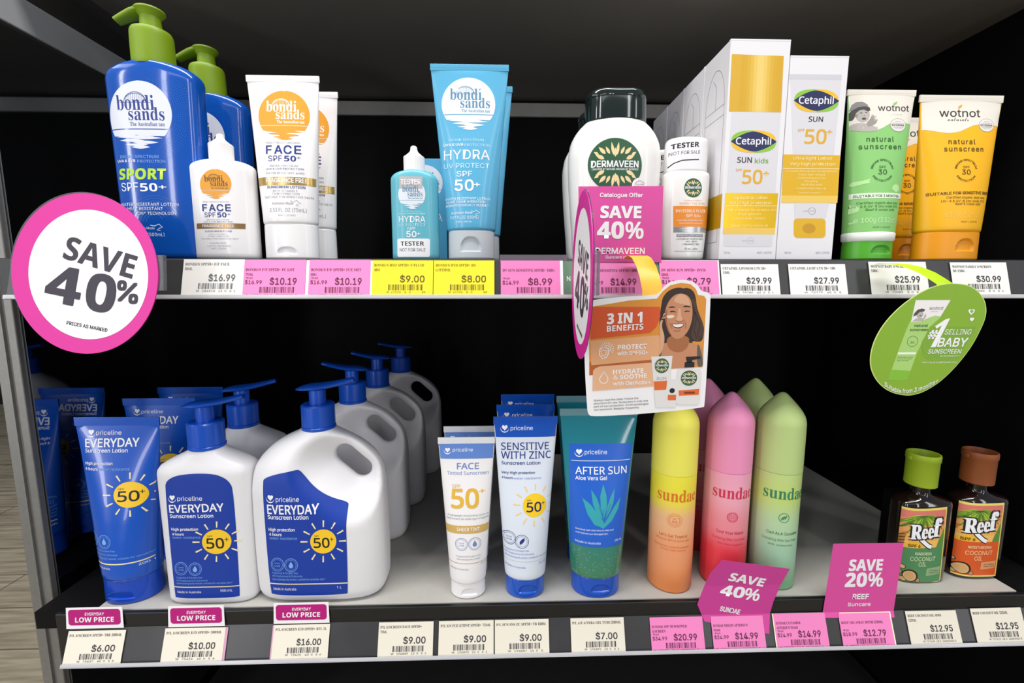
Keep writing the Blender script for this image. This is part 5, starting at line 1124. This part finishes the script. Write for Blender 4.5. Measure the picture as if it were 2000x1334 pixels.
# cards tucked behind the lower tickets: the foot follows the rail, the top stands upright
def bent(zr):
    tn = (RL.B[0] - RL.A[0]) / (RL.B[1] - RL.A[1]); z_off = RL.A[1]
    return lambda x, z: np.where(z < zr, (z - zr) * tn, 0.) + 0 * x
t = promo('promotional_card', 'slanted pink SAVE 40% card tucked behind the $14.99 tag', (224, 435.8, -51))
zr = 35.; t.surf = lambda x, z: np.minimum(z - zr, 0) * .385 - np.maximum(z - 69, 0) * .12
t.A = (515, 747, .1492, .1563, 0)
sheet(t, 'card', [tuple(p) for p in t.xy([(492, 560), (955, 640), (1000, 430), (1090, 180), (585, 100), (515, 205), (440, 442)])], HOT2, .35, [zr, 69])
t.text('lettering', 'SAVE', 650, 915, 262, 62, WHT, 'M', .012, rot=-12, skew=.1); t.text('lettering', '40', 597, 772, 372, 78, WHT, 'M', .012, rot=-10, skew=.1); t.text('lettering', '%', 775, 885, 408, 82, WHT, 'M', .012, rot=-8, skew=.1); t.text('lettering', 'SUNDAE', 606, 756, 492, 34, WHT, 'I', .02, rot=-12)
t.done(8, 6, lift=.04)
t = promo('promotional_card', 'upright pink SAVE 20% card tucked behind the $12.79 tag', (391, 435.8, -56))
zr = 40.; t.surf = lambda x, z: np.minimum(z - zr, 0) * .385
t.A = (1660, 747, .149, .158, 0)
sheet(t, 'card', [tuple(p) for p in t.xy([(1398, 525), (1930, 532), (1948, -10), (1430, -12), (1415, 260)])], HOT, .35, [zr])
t.text('lettering', 'SAVE', 1562, 1808, 186, 80, WHT, 'M', .012); t.text('lettering', '20%', 1545, 1822, 304, 100, WHT, 'M', .012); t.text('lettering', 'REEF', 1612, 1730, 397, 36, WHT, 'I', .02); t.text('lettering', 'Suncare', 1580, 1750, 450, 26, WHT, 'I', .01)
t.done(8, 6, lift=.04)

# round SAVE 40% signs
def round_sign(label, loc, rot):
    t = Thing('round_sign', label, 'sale sign', loc, 'round pink sale signs', rot, flat(-.5))
    cp = lambda r, n=72: [(r * cos(2 * pi * i / n), r * sin(2 * pi * i / n)) for i in range(n)]
    sheet(t, 'sign_disc', cp(69), ROUND, .8)
    hold = mat('#d8dbe4', .1, trans=.85, ior=1.15)
    t.surf = flat(.9); sheet(t, 'clear_holder', [(x - 3, z + 1.5) for x, z in cp(69)], hold, .5); t.surf = flat(-.5)
    t.part('holder_clip', box(58, 73, .6, 4, -14, 16, .4), hold, smooth=False)
    t.A = (592, 662, .1327, .1221, 0); t.ell('white_face', 621, 668, 424, 456, WHT, 1, 64)
    DI = mat('#3a3440', .5)
    t.text('lettering', 'SAVE', 447, 952, 548, 160, DI, 'M', .004, rot=-17); t.text('lettering', '4', 303, 552, 843, 258, DI, 'M', .008, rot=-11.5); t.text('lettering', '0', 588, 790, 903, 258, DI, 'M', .008, rot=-11.5); t.text('lettering', '%', 815, 962, 845, 138, DI, 'I', .02, rot=-10); t.text('lettering', 'PRICES AS MARKED', 460, 752, 1018, 24, DI, 'I', .014, rot=-10.3)
    return t.done(lift=.06)
rs = round_sign('big round pink and white SAVE 40% sign facing forward', (-358.5, 400, 348), (-4.9, 0, -6.4))
c = copy_thing(rs, (65.5, 358, 345), 'round pink and white sale sign seen almost edge-on in the middle', rotz=-93.5)
c.scale = (.95, .95, .95)
c.rotation_euler.x = 0
# hanging wobblers
t = promo('hanging_card', 'orange 3 in 1 benefits card with a smiling person, hung on a yellow strip', (130, 385, 222))
t.A = (485, 1313, .1593, .1570, 0)
OUT = [(165, 1300), (158, 1240), (140, 1000), (132, 720), (140, 658), (230, 645), (380, 632), (520, 626), (548, 610), (565, 580), (600, 552), (660, 540), (720, 548), (755, 575), (775, 605), (800, 608), (822, 620), (828, 645), (828, 1255), (818, 1268), (500, 1300), (190, 1316)]
sheet(t, 'card', [tuple(p) for p in t.xy(chaikin(OUT))], WHT, .5)
O1 = mat('#d9541f', .45); O2 = mat('#e0903a', .45); O3 = mat('#e5a878', .45); O4 = mat('#e8b48c', .45); OB = mat('#dd9230', .45)
p = 'picture_panel'
t.poly(p, [(168, 1075), (160, 700), (170, 690), (380, 655), (530, 645), (560, 605), (600, 572), (660, 558), (712, 566), (742, 592), (756, 625), (790, 630), (803, 650), (803, 1030), (630, 1040), (500, 1040)], OB, 1)
t.poly(p, [(168, 1000), (540, 980), (540, 1040), (168, 1075)], mat('#b8602a', .45), 2)
t.poly(p, [(170, 690), (548, 690), (552, 745), (535, 800), (500, 835), (170, 870)], O1, 3)
t.text('lettering', '3 IN 1', 260, 452, 785, 56, WHT, 'M', .012, 5, dy=.05); t.text('lettering', 'BENEFITS', 259, 460, 828, 32, WHT, 'M', .004, 5, dy=.06)
t.poly(p, [(168, 880), (545, 848), (570, 880), (568, 940), (540, 985), (178, 1018)], O3, 4)
t.text('lettering', 'PROTECT', 322, 484, 930, 27, WHT, 'M', .004, 5, dy=.04); t.text('lettering', 'with SPF50+', 323, 492, 962, 22, WHT, 'I', .012, 5, dy=.04)
t.poly(p, [(188, 1165), (188, 1050), (200, 1035), (225, 1024), (530, 1003), (530, 1140)], O4, 4)
t.text('lettering', 'HYDRATE', 300, 470, 1070, 26, WHT, 'M', .004, 5, dy=.05); t.text('lettering', '& SOOTHE', 303, 490, 1100, 25, WHT, 'M', .004, 5, dy=.05); t.text('lettering', 'with OatActiv+', 303, 513, 1134, 21, WHT, 'I', .012, 5, dy=.04)
t.line(p, [(222, 925), (222, 960), (240, 980), (260, 972), (270, 955), (270, 922), (246, 915)], 5, WHT, 6, True); t.line(p, [(232, 934), (232, 955), (243, 966), (258, 955), (258, 932)], 4, WHT, 6, True)
for i in range(14): a = radians(-200 + 230 * i / 13); t.line(p, [(262 + 28 * cos(a), 926 + 28 * sin(a)), (262 + 40 * cos(a), 926 + 40 * sin(a))], 3, WHT, 6)
t.line(p, [(240 + 0, 922)] + [(262 + 20 * cos(a), 926 + 20 * sin(a)) for a in np.linspace(radians(-170), radians(40), 12)], 4, WHT, 6)
t.line(p, [(249, 1055)] + [(249 + 23 * cos(a), 1098 + 24 * sin(a)) for a in np.linspace(radians(-35), radians(215), 18)], 4, WHT, 6, True)
for i, s in enumerate(('Always read the label. Follow the', 'directions for use. Sunscreen is only one', 'part of sun protection. Avoid prolonged', 'sun exposure. Reapply frequently.')): t.text('lettering', s, 196 + i, 196 + (252, 306, 308, 260)[i], 1226 + 18 * i - 0, 11, INKG, 'I', 0, 3, dy=.05)
# the person in the picture: hair, face, neck, hand at the cheek
HR = mat('#33241e', .5); HR2 = mat('#4c352a', .5); SKN = mat('#c88a64', .5); SKD = mat('#a8683f', .5); SKL = mat('#dba884', .5); q = 'portrait_print'
t.blob(q, [(556, 680), (560, 640), (585, 606), (625, 586), (660, 584), (670, 590), (695, 584), (730, 602), (745, 640), (752, 690), (768, 730), (790, 780), (801, 815), (795, 880), (770, 888), (740, 880), (735, 900), (590, 905), (556, 880), (548, 800), (550, 720)], HR, 2)
t.blob(q, [(560, 900), (590, 890), (730, 890), (770, 905), (803, 920), (803, 1035), (545, 1040), (548, 965)], SKN, 3)
t.blob(q, [(598, 850), (715, 850), (722, 900), (690, 945), (630, 945), (592, 905)], SKD, 4)
t.blob(q, [(575, 730), (582, 690), (600, 650), (630, 622), (665, 615), (700, 628), (722, 660), (730, 710), (730, 760), (718, 810), (695, 850), (662, 872), (630, 866), (604, 835), (584, 790)], SKN, 5)
t.blob(q, [(640, 625), (670, 618), (705, 640), (718, 690), (690, 680), (650, 672), (620, 660)], SKL, 6)
t.blob(q, [(575, 730), (590, 690), (588, 760), (602, 820), (625, 860), (604, 838), (584, 790)], SKD, 6)
for P in ([(592, 697), (605, 690), (625, 690), (636, 696), (625, 697), (606, 698)], [(672, 692), (690, 684), (712, 688), (720, 696), (704, 693), (688, 694)]): t.blob(q, [(x, y - 2) for x, y in P], HR, 7)
for P in ([(602, 716), (615, 710), (632, 714), (640, 722), (622, 718), (608, 721)], [(682, 716), (696, 710), (712, 712), (716, 718), (700, 716), (690, 720)]): t.blob(q, P, HR, 7)
t.blob(q, [(586, 740), (612, 735), (630, 738), (628, 750), (604, 755), (590, 752)], mat('#ecdccd', .5), 7)
t.blob(q, [(648, 700), (664, 698), (668, 745), (680, 762), (668, 772), (645, 768), (640, 758), (648, 745)], SKL, 7); t.line(q, [(640, 766), (655, 774), (672, 772), (684, 762)], 4, SKD, 8)
t.blob(q, [(612, 784), (640, 786), (665, 782), (690, 784), (682, 800), (662, 812), (638, 808), (622, 798)], mat('#8a3a30', .5), 7); t.blob(q, [(618, 787), (640, 789), (665, 785), (686, 787), (672, 801), (650, 806), (630, 800)], mat('#f1e9e2', .5), 8)
t.line(q, [(606, 776), (612, 796), (620, 812)], 3, SKD, 8); t.line(q, [(688, 770), (698, 790), (694, 810)], 4, SKD, 8); t.line(q, [(630, 822), (650, 826), (668, 820)], 4, SKD, 8)
t.blob(q, [(720, 640), (745, 660), (752, 700), (772, 740), (795, 790), (800, 850), (770, 885), (745, 880), (725, 850), (735, 800), (742, 750), (734, 700)], HR2, 6)
for P in ([(735, 690), (752, 760), (742, 820), (760, 870)], [(745, 720), (775, 790), (765, 850), (785, 872)], [(575, 640), (562, 700), (560, 780), (572, 860)]): t.line(q, P, 6, HR, 7)
t.blob(q, [(548, 965), (560, 905), (552, 850), (548, 800), (553, 770), (568, 742), (572, 752), (562, 785), (566, 815), (580, 850), (580, 900), (566, 950)], SKL, 8)
for P in ([(568, 742), (576, 725)], [(560, 765), (580, 745)]): t.line(q, P, 6, SKL, 8)
for P in ([(548, 985), (566, 930), (572, 935), (556, 1000)], [(765, 905), (775, 900), (803, 990), (803, 1030), (770, 1030)]): t.blob(q, P, mat('#5f5a4c', .5), 7)
# products printed on the card
q = 'product_print'; LW2 = mat('#e4e1de', .5); OG = mat('#e06a2c', .45)
t.poly(q, [(510, 970), (630, 965), (612, 1262), (546, 1262)], LW2, 8); dermaveen(t, q, 572, 1022, 40, 42, small=True, l0=9); t.poly(q, [(530, 1112), (606, 1108), (602, 1160), (536, 1163)], OG, 9); t.text(q, 'SUN', 545, 600, 1103, 17, GREY, 'I', 0, 9)
t.rect(q, 610, 1100, 662, 1262, LW2, 9, 8); t.ell(q, 636, 1166, 15, 15, DCAP, 10, 20); t.rect(q, 613, 1190, 660, 1222, OG, 10)
t.rect(q, 660, 1040, 795, 1248, LW2, 8, 22); t.rect(q, 700, 1002, 755, 1032, INKK, 8); t.poly(q, [(705, 972), (785, 968), (790, 982), (742, 990), (742, 1005), (712, 1005)], INKK, 8); dermaveen(t, q, 728, 1094, 46, 44, small=True, l0=9)
t.poly(q, [(672, 1165), (790, 1157), (788, 1192), (676, 1196)], OG, 9); t.rect(q, 705, 1172, 765, 1184, mat('#7a3a1c', .5), 10)
t.done(lift=.04)
YS = mat('#efb93e', .4)
def strip_part(t, pts, m, name='hanging_strip'):
    """flexible plastic strip: list of (x, y, z, half width) across the local x axis"""
    V = []; F = []
    for x, y, z, h in pts: V += [(x - h, y, z), (x + h, y, z)]
    n = len(V)
    V2 = V + [(x, y + .35, z + .2) for x, y, z in V]
    for i in range(0, n - 2, 2): F += [(i, i + 1, i + 3, i + 2), (i + n, i + 2 + n, i + 3 + n, i + 1 + n), (i, i + 2, i + 2 + n, i + n), (i + 1, i + 1 + n, i + 3 + n, i + 3)]
    t.part(name, (V2, F), m, smooth=True, sharp=60)
strip_part(t, [(-1.5, 46, 141, 9), (-1, 40, 143.2, 9), (-.3, 33, 143.6, 9), (.6, 25, 141, 9), (1.8, 16, 134, 9), (2.8, 8, 124, 9), (3.4, 1, 112, 9), (3.5, 1, 102, 9)], YS)
t = promo('hanging_card', 'green oval card about baby sunscreen, hung on a lime strip', (371, 385, 239))
t.A = (445, 1225, .1084, .1060, 0)
OV = [(0, 0)]; OV = []
ctl = [(430, 1222), (300, 1195), (190, 1120), (115, 1010), (92, 900), (105, 780), (150, 660), (230, 540), (340, 430), (460, 345), (560, 300), (660, 277), (760, 277), (850, 290), (930, 335), (990, 400), (1022, 480), (1025, 560), (1000, 650), (950, 780), (880, 900), (790, 1020), (690, 1120), (580, 1190), (500, 1215)]
ctl = chaikin(ctl); GO = mat('#83ad22', .45); GO2 = mat('#9fc83a', .45)
sheet(t, 'card', [tuple(p) for p in t.xy([(560 + (x - 560) * 1.012, 750 + (y - 750) * 1.012) for x, y in ctl])], mat('#d5e88f', .45), .5); t.poly('green_panel', ctl, GO, 1)
q = 'tube_print'
t.poly(q, [(420, 410), (713, 410), (640, 560), (560, 640), (480, 860), (425, 1085), (350, 1095), (265, 1085), (285, 980), (330, 800), (380, 620), (410, 560)], mat('#a7d070', .45), 2)
t.poly(q, [(420, 410), (713, 410), (645, 548), (600, 540), (540, 560), (480, 590), (400, 595)], mat('#efeae8', .5), 3); t.poly(q, [(285, 1000), (445, 1010), (425, 1085), (350, 1096), (265, 1085)], mat('#7fbb2c', .45), 3)
t.poly(q, [(412, 548), (420, 520), (445, 490), (480, 480), (508, 488), (500, 505), (462, 510), (440, 535)], HAT2, 5); t.ell(q, 468, 530, 30, 32, SK, 4, 24); t.poly(q, [(408, 590), (440, 562), (500, 560), (515, 520), (525, 545), (500, 585)], SK, 4); t.ell(q, 472, 540, 8, 4, HAT2, 5, 12)
t.text(q, 'wotnot', 540, 658, 492, 30, WINK, 'I', -.01, 4, skew=.15); t.text(q, 'naturals', 558, 620, 510, 9, WINK, 'C', 0, 4); t.text(q, 'natural', 432, 545, 634, 22, GI, 'I', .01, 4, skew=.15); t.text(q, 'sunscreen', 398, 550, 668, 20, GI, 'I', .01, 4, skew=.15)
t.ring(q, 432, 757, 44, 3, GI, 4); t.text(q, '30', 412, 448, 775, 18, GI, 'I', .01, 4); t.rect(q, 318, 850, 472, 868, mat('#e9f5e0', .45), 4); T(t, q, [('Certified organic aloe vera', 318, 450, 895, 8), ('UV-A & UV-B zinc oxide', 315, 440, 910, 8), ('Reef & ocean safe', 320, 415, 925, 8)], GI, lay=4)
t.poly('text_panel', [(585, 628), (962, 628), (845, 912), (590, 912), (535, 870), (510, 760)], mat('#79a62a', .45), 4); t.line('text_panel', [(585, 628), (962, 628), (845, 912), (590, 912), (535, 870)], 2.5, GO2, 5)
t.text('lettering', '#', 553, 625, 735, 72, WHT, 'I', .02, 6, skew=.2); t.poly('lettering', [(590, 808), (632, 806), (727, 562), (690, 570), (607, 630), (622, 650), (664, 622)], WHT, 6)
t.text('lettering', 'SELLING', 692, 918, 700, 44, WHT, 'I', .004, 6, skew=.2); t.text('lettering', 'BABY', 645, 890, 802, 72, WHT, 'I', .012, 6, skew=.2); t.text('lettering', 'SUNSCREEN', 570, 850, 862, 36, WHT, 'I', .006, 6, skew=.2); t.text('lettering', 'IN PHARMACY*', 680, 845, 890, 12, WHT, 'I', 0, 6, skew=.2); t.text('lettering', '*MAT VALUE & UNITS MAR 2022', 528, 828, 945, 13, WHT, 'I', .01, 6, skew=.1)
heart(t, 'lettering', 900, 508, 30, WHT, 6); heart(t, 'lettering', 902, 506, 16, GO, 7); heart(t, 'lettering', 912, 572, 20, WHT, 6)
v_ = [(228, 1135), (300, 1180), (370, 1203), (440, 1203), (520, 1190), (600, 1160), (690, 1108)]
def bend(x, y):
    px, py = [p_[0] for p_ in v_], [p_[1] for p_ in v_]; return (x, y + np.interp(x, px, py) - 1150)
t.text('lettering', 'Suitable from 3 months+', 232, 688, 1150, 36, WHT, 'I', .006, 6, warp=bend)
t.done(lift=.04)
LS = mat('#b4de1c', .4)
strip_part(t, [(-3, 41, 119.5, 8.5), (1, 36, 120, 8.5), (6, 29, 119, 8.5), (12, 21, 116, 8.4), (18, 13, 110.5, 8.2), (22, 7, 105, 8), (24.5, 2, 100.5, 8), (25.5, 1, 98, 8)], LS)
